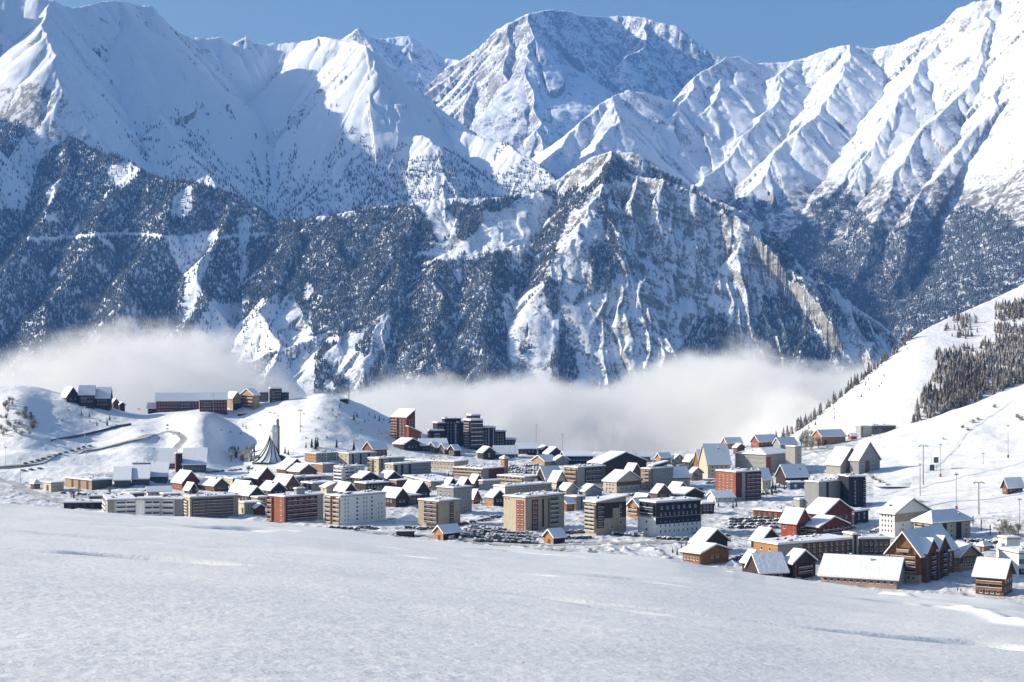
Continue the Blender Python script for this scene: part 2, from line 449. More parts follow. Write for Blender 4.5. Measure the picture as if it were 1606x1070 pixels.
cliff = [
    dict(p=[(360, 380, 5800), (432, 350, 5760), (470, 346, 5700), (540, 335, 5650), (600, 325, 5600), (650, 318, 5560), (680, 313, 5520), (760, 312, 5520), (812, 308, 5560), (850, 298, 5620)], k=1.1, kr=.76),
    dict(p=[(850, 298, 5620),
            (880, 279, 5660), (905, 261, 5660), (925, 247, 5620), (958, 237, 5600), (990, 240, 5580), (1022, 253, 5560), (1060, 281, 5520),
            (1090, 291, 5480), (1112, 305, 5440), (1150, 325, 5380), (1192, 346, 5320), (1216, 376, 5260), (1240, 400, 5220), (1290, 440, 5120), (1330, 476, 5030), (1382, 512, 4930),
            (1420, 546, 4840), (1480, 610, 4700)], k=1.25, kr=1.35),
    dict(p=[(958, 237, 5600), (950, 268, 5420), (925, 320, 5180), (890, 380, 4980), (850, 450, 4800), (830, 520, 4650)], k=1.0, kr=.85),
    dict(p=[(650, 318, 5560), (640, 360, 5300), (628, 400, 5130), (610, 460, 4900), (590, 520, 4700), (575, 600, 4480)], k=1.0, kr=.8),
    dict(p=[(540, 335, 5650), (530, 400, 5280), (540, 470, 4980), (530, 540, 4700), (540, 600, 4500)], k=.8),
    dict(p=[(690, 400, 5080), (730, 400, 5060), (780, 392, 5080), (815, 385, 5100)], k=.5, kr=1.15),
    dict(p=[(780, 392, 5080), (765, 450, 4850), (750, 520, 4640), (760, 600, 4400)], k=.9),
    dict(p=[(700, 400, 5080), (690, 470, 4830), (680, 540, 4600), (665, 600, 4420)], k=.9),
    dict(p=[(958, 262, 5500), (1000, 277, 5430), (1045, 281, 5370), (1080, 296, 5320), (1120, 318, 5270), (1165, 345, 5190)], k=.9, kr=1.55),
    dict(p=[(1000, 279, 5330), (996, 330, 5180), (990, 380, 5060), (985, 430, 4960)], k=1.7, kr=1.3),
    dict(p=[(945, 275, 5330), (940, 330, 5160), (930, 400, 5000), (920, 470, 4860)], k=1.5, kr=1.2),
    dict(p=[(1047, 283, 5320), (1036, 340, 5190), (1024, 400, 5070), (1012, 450, 4980), (1000, 500, 4880), (992, 550, 4760), (960, 600, 4640)], k=1.25, kr=1.5),
    dict(p=[(1216, 376, 5260), (1212, 420, 5120), (1200, 470, 5010), (1180, 520, 4870), (1175, 600, 4640)], k=1.0, kr=.95),
    dict(p=[(1165, 345, 5240), (1160, 390, 5120), (1150, 440, 5030), (1130, 490, 4930), (1110, 520, 4830), (1060, 560, 4700), (1030, 600, 4600)], k=.9, kr=1.05),
    dict(p=[(1250, 410, 5200), (1262, 450, 5030), (1258, 510, 4850), (1245, 600, 4580)], k=1.0),
    dict(p=[(1290, 440, 5120), (1312, 510, 4870), (1300, 600, 4600)], k=1.0),
    dict(p=[(1340, 480, 5010), (1362, 540, 4820), (1350, 600, 4650)], k=1.2),
    dict(p=[(470, 346, 5700), (478, 430, 5250), (470, 500, 4960), (490, 600, 4560)], k=.75),
    dict(p=[(870, 420, 4900), (862, 480, 4760), (870, 540, 4620), (880, 600, 4480)], k=.9),
]
massif('snowy_range', left, -330, 930, 1.45, 5450, 9000, 12, M_left, 21, amp=.55, lam=(330, 150, 60, 26), warp=24, post=post_left)
massif('cliff_buttress', cliff, 380, 1520, 1.3, 4000, 5950, 5.5, M_cliff, 81, amp=1.0, lam=(210, 95, 44, 24, 14), warp=34, fl=.165, post=post_cliff)
# ================================================================== far woods on the mountains
def plant(name, field, n, keep, hmin, hmax, seed, mat=None, wr=.2):
    rng = np.random.default_rng(seed)
    x, y, z, u, v, nz, gx, gy = sample_field(field, n, rng)
    m = keep(x, y, z, u, v, nz, gx, gy, rng) & (u > -80) & (u < 1690) & (gy > -.35)
    x, y, z = x[m], y[m], z[m]
    h = rng.uniform(hmin, hmax, len(x))
    print(name, len(x))
    return tree_stuff(name, x, y, z, h, mat or M_conifer, rng, wr)


SPUR_GAPS = [[(165, 262), (205, 252), (215, 275), (190, 300), (172, 285)], [(70, 300), (95, 280), (92, 300), (75, 325)],
             [(272, 310), (300, 288), (302, 330), (285, 345), (268, 340)], [(262, 375), (345, 360), (335, 385), (300, 500), (285, 520), (290, 440), (268, 400)],
             [(372, 340), (392, 340), (390, 480), (380, 490), (376, 400)], [(330, 480), (420, 470), (450, 450), (480, 520), (520, 600), (330, 620), (300, 520)],
             [(0, 270), (60, 180), (100, 215), (60, 260), (40, 330), (0, 330)]]


def keep_spurs(x, y, z, u, v, nz, gx, gy, rng):
    m = (v > 172 + 60 * rng.uniform(0, 1, len(u)) ** 2) & (v < 640)
    for g in SPUR_GAPS: m &= ~(in_poly(u, v, g) & (rng.uniform(0, 1, len(u)) < .93))
    road = np.abs(v - (372 + 4 * np.sin(u / 40))) < 3.0
    d = fbm(x / 160, y / 320, 5, 4)
    return m & ~(road & (u > 40) & (u < 430)) & (d > -.36)


plant('far_wood', 'forested_spurs', 150000, keep_spurs, 10, 19, 1)

CL_DENSE = [[(385, 370), (470, 345), (500, 350), (470, 400), (455, 465), (430, 480), (380, 470)], [(440, 360), (540, 340), (600, 326), (650, 322), (668, 345), (690, 380), (640, 412), (640, 470), (560, 520), (500, 540), (455, 460), (430, 430)],
            [(640, 410), (720, 408), (800, 392), (815, 420), (790, 480), (800, 560), (790, 620), (560, 620), (600, 540), (625, 470)],
            [(690, 328), (800, 315), (812, 325), (760, 335), (740, 380), (715, 375), (720, 345)],
            [(800, 440), (850, 350), (905, 285), (900, 330), (870, 400), (845, 450), (812, 470)],
            [(1195, 470), (1235, 440), (1300, 455), (1320, 560), (1310, 620), (1170, 620), (1180, 530)],
            [(1050, 560), (1100, 505), (1130, 495), (1165, 540), (1150, 620), (1030, 620)],
            [(870, 540), (885, 510), (905, 560), (900, 620), (860, 620)], [(815, 545), (835, 540), (850, 620), (815, 620)],
            [(890, 320), (960, 250), (990, 255), (985, 285), (940, 290), (905, 330)]]
CL_THIN = [[(1150, 330), (1216, 372), (1300, 448), (1420, 548), (1420, 620), (1330, 620), (1250, 470), (1200, 400)],
           [(820, 420), (960, 300), (1000, 420), (900, 480)], [(480, 500), (620, 440), (600, 620), (480, 620)],
           [(960, 240), (1100, 295), (1216, 372), (1216, 390), (1100, 312), (960, 262)]]


def keep_cliff(x, y, z, u, v, nz, gx, gy, rng):
    m = np.zeros(len(u), bool); t = np.zeros(len(u), bool)
    for g in CL_DENSE: m |= in_poly(u + 8 * perlin(u / 22, v / 30, 3), v + 8 * perlin(u / 25, v / 25, 4), g)
    for g in CL_THIN: t |= in_poly(u, v, g)
    d = fbm(x / 130, y / 260, 9, 4); r = rng.uniform(0, 1, len(u))
    return ((m & (d > -.38) & (r < .95)) | (t & (d > .08)) | ((v > 300) & (d > .34) & (u < 980))) & (nz > .42)


plant('far_wood', 'cliff_buttress', 190000, keep_cliff, 9, 17, 2)


def keep_left(x, y, z, u, v, nz, gx, gy, rng):
    ang = np.arctan2(y - 6700, x + 1150); rr = np.hypot(x + 1150, y - 6700)
    st = fbm(ang * 17, rr / 420, 19, 4)                      # streaks down the fall lines of the bowl
    d = fbm(x / 200, y / 300, 18, 4)
    low = smooth(150, 330, v + 60 * d)
    right_ = smooth(560, 640, u)
    return ((st > .34 - .36 * low) & (v > 165) & (u < 640) | (v > 258 + 110 * d) & (u > 540)) & (v < 400) & (rng.uniform(0, 1, len(u)) < .75)


plant('far_wood', 'snowy_range', 90000, keep_left, 12, 20, 3)


def keep_right(x, y, z, u, v, nz, gx, gy, rng):
    d = fbm(x / 220, y / 350, 29, 4)
    return (v > 345 + 140 * d) & (v < 560) & (u > 1130)


plant('far_wood', 'scrub_covered_range', 220000, keep_right, 13, 23, 4)  # real wood, thickened to stand in for a missing cast shadow
# ================================================================== near ground: snowfield in front, village terrain, ski hill
def cubic_cols(cols, u):
    """smooth interpolation of table rows between columns (Catmull-Rom)"""
    us = np.array([c[0] for c in cols], float); T = np.array([c[1] for c in cols], float)
    i = np.clip(np.searchsorted(us, u) - 1, 0, len(us) - 2)
    t = np.clip((u - us[i]) / (us[i + 1] - us[i]), 0, 1)[:, None]
    p0 = T[np.clip(i - 1, 0, None)]; p1 = T[i]; p2 = T[i + 1]; p3 = T[np.clip(i + 2, None, len(us) - 1)]
    m1 = (p2 - p0) / 2; m2 = (p3 - p1) / 2
    return (2 * t ** 3 - 3 * t ** 2 + 1) * p1 + (t ** 3 - 2 * t ** 2 + t) * m1 + (-2 * t ** 3 + 3 * t ** 2) * p2 + (t ** 3 - t ** 2) * m2


M_field = snow_mat('windblown_snow', (.90, .89, .875), .5, 6.0, .06, 8)
M_ground = snow_mat('trodden_village_snow', (.81, .81, .82), .6, .35, .9, 6, dirt=1.0)
M_piste = snow_mat('groomed_snow', (.87, .87, .88), .6, .16, 1.6, 8)

# ---- foreground snowfield
RIM = [(-300, [770]), (0, [788]), (100, [797]), (200, [806]), (300, [812]), (400, [818]), (500, [826]), (600, [838]), (700, [850]), (800, [858]), (870, [864]),
       (950, [869]), (1060, [878]), (1150, [895]), (1200, [904]), (1300, [916]), (1400, [928]), (1500, [935]), (1606, [946]), (1900, [985])]
uu = np.arange(-220, 1830, 2.2)
yy = 5.0 * 1.0062 ** np.arange(0, 690); yy = yy[yy < 330]
U, Y = np.meshgrid(uu, yy)
X = (U - CX) / F * Y
RD = 175.0
vr = cubic_cols(RIM, uu)[:, 0][None, :]
ks = np.exp(-.5 * (np.arange(-160, 161) / 70.0) ** 2); ks /= ks.sum()
vsm = np.convolve(np.pad(vr[0], 160, mode='edge'), ks, 'valid')[None, :]
bl = smooth(60, 165, Y)
vr = vr * bl + vsm * (1 - bl)
zr = (CY - vr) / F * RD
z_near = -1.75 + (zr + 1.75) * (Y / RD)
wob = 1.3 * perlin(X / 9, Y / 40, 77) * smooth(110, 175, Y)
over = np.clip(Y - RD, 0, None)
Z = z_near - .0022 * over ** 2 - .04 * over + .12 * wob
near = smooth(0, 25, Y)
Z += near * (.5 * fbm(X / 30, Y / 22, 1, 3) + .055 * fbm(X / 9, Y / 2.6, 2, 3) * smooth(5, 40, Y))
dr = smooth(.27, .5, fbm(X / 16 + .3 * Y / 9, Y / 7.5, 5, 3))            # wind scoops: a lip with a hollow behind it
Z += -.5 * dr * smooth(12, 40, Y) + .022 * perlin(X / 1.6, Y / .5, 3) + .006 * perlin(X / .32, Y / .2, 4)
for (ua, va, ub, vb, hgt) in ((1448, 950, 1520, 958, .16), (1520, 958, 1600, 976, .26), (1600, 976, 1660, 985, .2), (1392, 935, 1420, 938, .5)):
    ya = RD * .82; pa = P(ua, va, ya); pb = P(ub, vb, ya)
    # plan position of those pixels on the sloping field
    def plan(u, v):
        s = (np.interp(u, uu, zr[-1]) + 1.75) / RD
        yq = 1.75 / ((v - CY) / F + s); return ((u - CX) / F * yq, yq)
    (xa, ya), (xb, yb) = plan(ua, va), plan(ub, vb)
    l2 = (xb - xa) ** 2 + (yb - ya) ** 2
    t = np.clip(((X - xa) * (xb - xa) + (Y - ya) * (yb - ya)) / l2, 0, 1)
    dd = np.hypot(X - xa - t * (xb - xa), (Y - ya - t * (yb - ya)) * .45)
    Z += hgt * np.exp(-(dd / .8) ** 2)
o = link('snowfield', grid_mesh('snowfield', X, Y, Z, M_field)); tag(o, kind='structure')
del X, Y, Z, U

# ---- village terrain: height rows at fixed distances
GY = [330, 500, 600, 750, 900, 1050, 1200, 1300, 1400, 1500, 1650, 1850, 2250]
_flat = [1222, 1010, 933, 862, 815, 780, 747, 727, 709, 702, 735, 800, 900]


def _c(**kw):
    r = list(_flat)
    for k, v in kw.items(): r[GY.index(int(k[1:]))] = v
    return r


GCOLS = [
    (-250, _c(y1050=770, y1200=735, y1300=690, y1400=635, y1500=590, y1650=620, y1850=740)),
    (-60, _c(y1050=778, y1200=745, y1300=712, y1400=655, y1500=606, y1650=630, y1850=740)),
    (30, _c(y1050=780, y1200=748, y1300=702, y1400=642, y1500=604, y1650=632, y1850=740)),
    (80, _c(y1050=780, y1200=745, y1300=710, y1400=660, y1500=614, y1650=640, y1850=750)),
    (150, _c(y1050=779, y1200=740, y1300=714, y1400=678, y1500=634, y1650=665, y1850=760)),
    (215, _c(y1050=778, y1200=738, y1300=704, y1400=672, y1500=650, y1650=680, y1850=770)),
    (260, _c(y1050=778, y1200=742, y1300=708, y1400=672, y1500=646, y1650=680, y1850=780)),
    (318, _c(y1050=778, y1200=740, y1300=698, y1400=654, y1500=640, y1650=676, y1850=780)),
    (362, _c(y1050=778, y1200=744, y1300=724, y1400=690, y1500=640, y1650=672, y1850=775)),
    (420, _c(y1050=780, y1200=744, y1300=718, y1400=680, y1500=630, y1650=665, y1850=770)),
    (470, _c(y1050=780, y1200=744, y1300=706, y1400=660, y1500=625, y1650=655, y1850=770)),
    (510, _c(y1050=780, y1200=744, y1300=704, y1400=655, y1500=618, y1650=650, y1850=770)),
    (560, _c(y1050=780, y1200=745, y1300=710, y1400=668, y1500=633, y1650=665, y1850=775)),
    (620, _c(y1200=746, y1300=719, y1400=690, y1500=660, y1650=692, y1850=790)),
    (680, _c(y1300=723, y1400=702, y1500=686)),
    (760, _c(y1300=726, y1400=706, y1500=696)),
    (870, _c(y1400=710, y1500=705)),
    (1000, _c(y1400=712, y1500=722, y1650=770)),
    (1120, _c(y1300=725, y1400=708, y1500=704)),
    (1220, _c(y1200=742, y1300=718, y1400=700, y1500=694)),
    (1300, _c(y900=812, y1050=775, y1200=736, y1300=708, y1400=694, y1500=690)),
    (1370, _c(y900=808, y1050=770, y1200=728, y1300=700, y1400=684, y1500=690)),
    (1430, _c(y900=804, y1050=766, y1200=718, y1300=685, y1400=667, y1500=680)),
    (1520, _c(y750=858, y900=798, y1050=754, y1200=704, y1300=660, y1400=636, y1500=655)),
    (1606, _c(y750=852, y900=789, y1050=742, y1200=688, y1300=638, y1400=604, y1500=630)),
    (1700, _c(y750=845, y900=780, y1050=730, y1200=670, y1300=615, y1400=575, y1500=605)),
    (1850, _c(y750=835, y900=765, y1050=710, y1200=640, y1300=585, y1400=540, y1500=570)),
]
gu = np.arange(-240, 1840, 2.0)
gyv = np.concatenate([np.arange(330, 620, 5), np.arange(620, 1560, 2.4), np.arange(1560, 2250, 9)])
VT = cubic_cols(GCOLS, gu)                          # (nu, rows)
ZT = (CY - VT) / F * np.array(GY, float)[None, :]


def pchip_rows(gy, ZT, y):
    h = np.diff(gy); d = np.diff(ZT, axis=1) / h
    m = np.zeros_like(ZT)
    m[:, 1:-1] = np.where(d[:, :-1] * d[:, 1:] > 0, 2 * d[:, :-1] * d[:, 1:] / (d[:, :-1] + d[:, 1:] + 1e-12), 0)
    m[:, 0] = d[:, 0]; m[:, -1] = d[:, -1]
    i = np.clip(np.searchsorted(gy, y) - 1, 0, len(gy) - 2)
    t = ((y - gy[i]) / h[i])[None, :]
    return ((2 * t ** 3 - 3 * t ** 2 + 1) * ZT[:, i] + (t ** 3 - 2 * t ** 2 + t) * m[:, i] * h[i] + (-2 * t ** 3 + 3 * t ** 2) * ZT[:, i + 1] + (t ** 3 - t ** 2) * m[:, i + 1] * h[i])


GZ = pchip_rows(np.array(GY, float), ZT, gyv).T       # (rows, cols)
U, Y = np.meshgrid(gu, gyv); X = (U - CX) / F * Y
hilly = np.clip(smooth(720, 600, U) + smooth(1280, 1420, U), 0, 1) * smooth(1120, 1260, Y)
hilly2 = np.maximum(hilly, smooth(1335, 1410, U) * smooth(820, 900, Y))
GZ = GZ + 1.1 * fbm(X / 38, Y / 38, 51, 3) * (.35 + hilly * 1.3) + (1.9 * np.clip(fbm(X / 8, Y / 12, 52, 3) + .03, 0, 1) + 1.2 * np.clip(fbm(X / 20, Y / 24, 53, 2), 0, 1)) * (1 - .93 * hilly2)
left = smooth(720, 560, U) * smooth(1150, 1300, Y)
GZ = GZ + left * (4.5 * fbm(X / 130, Y / 90, 55, 2) + 1.0 * fbm(X / 30, Y / 22, 56, 3))
# terraces cut for the road on the left hillside
terr = smooth(330, 240, U) * smooth(1150, 1190, Y) * (1 - smooth(1330, 1380, Y))
GZ = GZ + terr * (np.abs(((Y - .28 * X) / 62.0) % 1 - .5) * -9.0 + 2.2)
pis = smooth(1330, 1430, U) * smooth(850, 950, Y)
GZ = GZ + pis * (2.6 * fbm(X / 70, Y / 45, 58, 3) + 1.0 * ridged(X / 40, Y / 25, 59))
mi = (hilly2[:-1, :-1] > .45).astype(np.int32).ravel()
o = link('village_ground', grid_mesh('village_ground', X, Y, GZ, [M_ground, M_piste], mi)); tag(o, kind='structure')


def gz(x, y):
    u = x / y * F + CX
    fu = min(max((u - gu[0]) / 2.0, 0), len(gu) - 2.001); i = int(fu); tu = fu - i
    j = int(min(max(np.searchsorted(gyv, y) - 1, 0), len(gyv) - 2)); ty = (y - gyv[j]) / (gyv[j + 1] - gyv[j])
    return float((GZ[j, i] * (1 - tu) + GZ[j, i + 1] * tu) * (1 - ty) + (GZ[j + 1, i] * (1 - tu) + GZ[j + 1, i + 1] * tu) * ty)


def hit(u, v, y0=420.0):
    """the ground point a photo pixel looks at"""
    fu = min(max((u - gu[0]) / 2.0, 0), len(gu) - 2.001); i = int(fu); tu = fu - i
    col = GZ[:, i] * (1 - tu) + GZ[:, i + 1] * tu
    ray = (CY - v) / F * gyv
    k = np.nonzero((ray < col) & (gyv > y0))[0]
    if len(k) == 0: k = [int(np.argmin(np.abs(ray - col)))]
    j = max(int(k[0]), 1)
    d0 = ray[j - 1] - col[j - 1]; d1 = ray[j] - col[j]
    t = d0 / (d0 - d1) if d0 > d1 else 0
    y = gyv[j - 1] + t * (gyv[j] - gyv[j - 1])
    return ((u - CX) / F * y, y, (CY - v) / F * y)


# ---- ski hill behind the village on the right
HC = [(1120, [740, 1640]), (1205, [702, 1660]), (1240, [682, 1700]), (1290, [646, 1750]), (1340, [605, 1820]), (1400, [557, 1900]), (1440, [523, 1980]), (1480, [502, 2050]), (1540, [477, 2150]), (1606, [446, 2250]), (1700, [410, 2350]), (1900, [330, 2500])]
hu = np.arange(1120, 1880, 2.0); hy = np.arange(1350, 2750, 4.5)
c = cubic_cols(HC, hu); vc, yc = c[:, 0][None, :], c[:, 1][None, :]
zc = (CY - vc) / F * yc
U, Y = np.meshgrid(hu, hy); X = (U - CX) / F * Y
t = np.clip((Y - 1350) / (yc - 1350), 0, 1)
zb = -95 + 0 * zc
HZ = np.where(Y < yc, zb + (zc - zb) * (t ** .95), zc - .55 * (Y - yc) - 0.0)
HZ = HZ + 2.2 * fbm(X / 70, Y / 70, 61, 3) * smooth(0, .3, t) + .5 * fbm(X / 16, Y / 16, 62, 3)
o = link('ski_hill', grid_mesh('ski_hill', X, Y, HZ, M_piste)); tag(o, kind='structure')
FIELDS['ski_hill'] = (hu, hy, HZ)
# ================================================================== building kit
class MB:
    """collects boxes and prisms into one mesh with material slots"""
    def __init__(self): self.v = []; self.f = []; self.m = []; self.mats = []

    def mi(self, mat):
        if mat not in self.mats: self.mats.append(mat)
        return self.mats.index(mat)

    def poly(self, pts, faces, mat):
        b = len(self.v); self.v += [tuple(p) for p in pts]; k = self.mi(mat)
        for f in faces: self.f.append(tuple(b + i for i in f)); self.m.append(k)

    def box(self, x0, x1, y0, y1, z0, z1, mat):
        p = [(x0, y0, z0), (x1, y0, z0), (x1, y1, z0), (x0, y1, z0), (x0, y0, z1), (x1, y0, z1), (x1, y1, z1), (x0, y1, z1)]
        self.poly(p, [(0, 3, 2, 1), (4, 5, 6, 7), (0, 1, 5, 4), (1, 2, 6, 5), (2, 3, 7, 6), (3, 0, 4, 7)], mat)

    def prism(self, prof, a0, a1, axis, mat):
        """closed profile [(p, z)...] counter-clockwise seen along the axis, extruded from a0 to a1 along x or y"""
        n = len(prof)
        if axis == 'y': pts = [(p, a0, z) for p, z in prof] + [(p, a1, z) for p, z in prof]
        else: pts = [(a0, p, z) for p, z in prof] + [(a1, p, z) for p, z in prof]
        fs = [tuple(range(n)), tuple(range(2 * n - 1, n - 1, -1))] + [(i, i + n, (i + 1) % n + n, (i + 1) % n) for i in range(n)]
        self.poly(pts, fs, mat)

    def tube(self, p0, p1, r0, r1, mat, n=8):
        p0 = Vector(p0); p1 = Vector(p1); d = (p1 - p0).normalized()
        a = d.orthogonal().normalized(); b = d.cross(a)
        pts = [p0 + (a * math.cos(6.2832 * i / n) + b * math.sin(6.2832 * i / n)) * r0 for i in range(n)]
        pts += [p1 + (a * math.cos(6.2832 * i / n) + b * math.sin(6.2832 * i / n)) * r1 for i in range(n)]
        self.poly(pts, [(i, (i + 1) % n, (i + 1) % n + n, i + n) for i in range(n)] + [tuple(range(n - 1, -1, -1)), tuple(range(n, 2 * n))], mat)

    def lathe(self, prof, c, mat, n=24, squash=1.0):
        """profile [(r, z)...] turned about the vertical through c"""
        pts = []
        for r, z in prof:
            for i in range(n):
                a = 6.2832 * i / n
                pts.append((c[0] + r * math.cos(a), c[1] + r * squash * math.sin(a), c[2] + z))
        fs = [(k * n + i, k * n + (i + 1) % n, (k + 1) * n + (i + 1) % n, (k + 1) * n + i) for k in range(len(prof) - 1) for i in range(n)]
        fs += [tuple(range(n - 1, -1, -1)), tuple(range((len(prof) - 1) * n, len(prof) * n))]
        self.poly(pts, fs, mat)

    def mesh(self, name, fix=True, shade=False):
        me = bpy.data.meshes.new(name)
        me.from_pydata(self.v, [], self.f)
        for m in self.mats: me.materials.append(m)
        me.polygons.foreach_set('material_index', self.m)
        if fix:
            bm = bmesh.new(); bm.from_mesh(me); bmesh.ops.recalc_face_normals(bm, faces=bm.faces); bm.to_mesh(me); bm.free()
        if shade: me.polygons.foreach_set('use_smooth', [True] * len(me.polygons))
        me.update()
        return me

    def build(self, name, parent=None, loc=None, rz=0, shade=False):
        o = link(name, self.mesh(name, True, shade), parent)
        if loc is not None: o.location = loc
        if rz: o.rotation_euler = (0, 0, rz)
        return o


def empty(name, loc, rz=0.0):
    o = bpy.data.objects.new(name, None); COL.objects.link(o); o.location = loc; o.rotation_euler = (0, 0, rz)
    o.empty_display_size = 1
    return o


WALL = {}
for n_, c_, v_ in (('cream', (.62, .54, .40), .1), ('white', (.95, .95, .94), .05), ('beige', (.47, .40, .30), .1), ('brick', (.34, .115, .06), .2), ('dark_red', (.17, .05, .04), .25),
                   ('brown', (.18, .10, .06), .25), ('dark_brown', (.06, .042, .035), .3), ('tan', (.46, .32, .20), .12), ('orange', (.48, .25, .11), .2), ('gray', (.34, .34, .35), .08),
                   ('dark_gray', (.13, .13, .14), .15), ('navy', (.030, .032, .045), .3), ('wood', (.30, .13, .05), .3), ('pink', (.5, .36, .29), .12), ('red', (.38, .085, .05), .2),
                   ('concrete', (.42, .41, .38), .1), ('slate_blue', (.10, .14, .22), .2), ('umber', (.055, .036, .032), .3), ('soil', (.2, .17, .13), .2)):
    WALL[n_] = wall_mat(n_ + '_wall', tuple(x * .78 for x in c_), v_)
M_glass = simple_mat('window_glass', (.03, .036, .048), .12, .3, .2, spec=.6)
M_opening = simple_mat('door_and_opening_shade', (.06, .05, .045), .8, .4, .4)  # flat dark tone for doors and the shade inside open fronts
M_frame = simple_mat('window_frame', (.55, .52, .47), .6, .1, 1)
M_dkframe = simple_mat('dark_wood_frame', (.09, .05, .03), .7, .2, 1)
M_snowroof = snow_mat('roof_snow', (.87, .88, .91), .5, .5, .5, 5)
M_metal = simple_mat('galvanised_metal', (.32, .33, .35), .45, .1, 1, metal=.6)
M_fascia = simple_mat('roof_fascia', (.16, .10, .07), .75, .2, 1)
_cache = {}


def win_mesh(w, h, kind):
    k = ('w', round(w, 1), round(h, 1), kind)
    if k not in _cache:
        b = MB(); w, h = k[1], k[2]; fm = M_frame if kind == 'l' else M_dkframe; t = min(.14, w * .14)
        b.box(-w / 2 + t, w / 2 - t, -.04, .12, t, h - t, M_glass)
        b.box(-w / 2, -w / 2 + t, -.08, .12, 0, h, fm); b.box(w / 2 - t, w / 2, -.08, .12, 0, h, fm)
        b.box(-w / 2 + t, w / 2 - t, -.08, .12, 0, t, fm); b.box(-w / 2 + t, w / 2 - t, -.08, .12, h - t, h, fm)
        b.box(-w / 2 - .08, w / 2 + .08, -.22, -.08, -.1, .04, M_snowroof)
        _cache[k] = b.mesh('window')
    return _cache[k]


def balc_mesh(L, h, mat, dep=1.1):
    k = ('b', round(L, 1), round(h, 1), mat, dep)
    if k not in _cache:
        b = MB(); L, h = k[1], k[2]; m = WALL[mat]
        b.box(-L / 2, L / 2, -dep, .1, -.18, 0, WALL['concrete'])                # slab
        b.box(-L / 2, L / 2, -dep, -dep + .1, 0, h * .36, m)                      # parapet
        b.box(-L / 2, L / 2, -dep - .05, -dep + .3, h * .36, h * .36 + (.5 if mat == 'umber' else .16), M_snowroof)
        n = max(1, int(L / 4.2)); s = L / n
        for i in range(n):                                                       # french windows behind, party walls between
            b.box(-L / 2 + i * s + .5, -L / 2 + (i + 1) * s - .5, -.03, .1, .02, h * .74, M_glass)
            b.box(-L / 2 + i * s - .08, -L / 2 + i * s + .08, -dep + .1, -.031, 0, h - .2, m)
        b.box(L / 2 - .08, L / 2 + .08, -dep + .1, -.031, 0, h - .2, m)
        _cache[k] = b.mesh('balcony')
    return _cache[k]


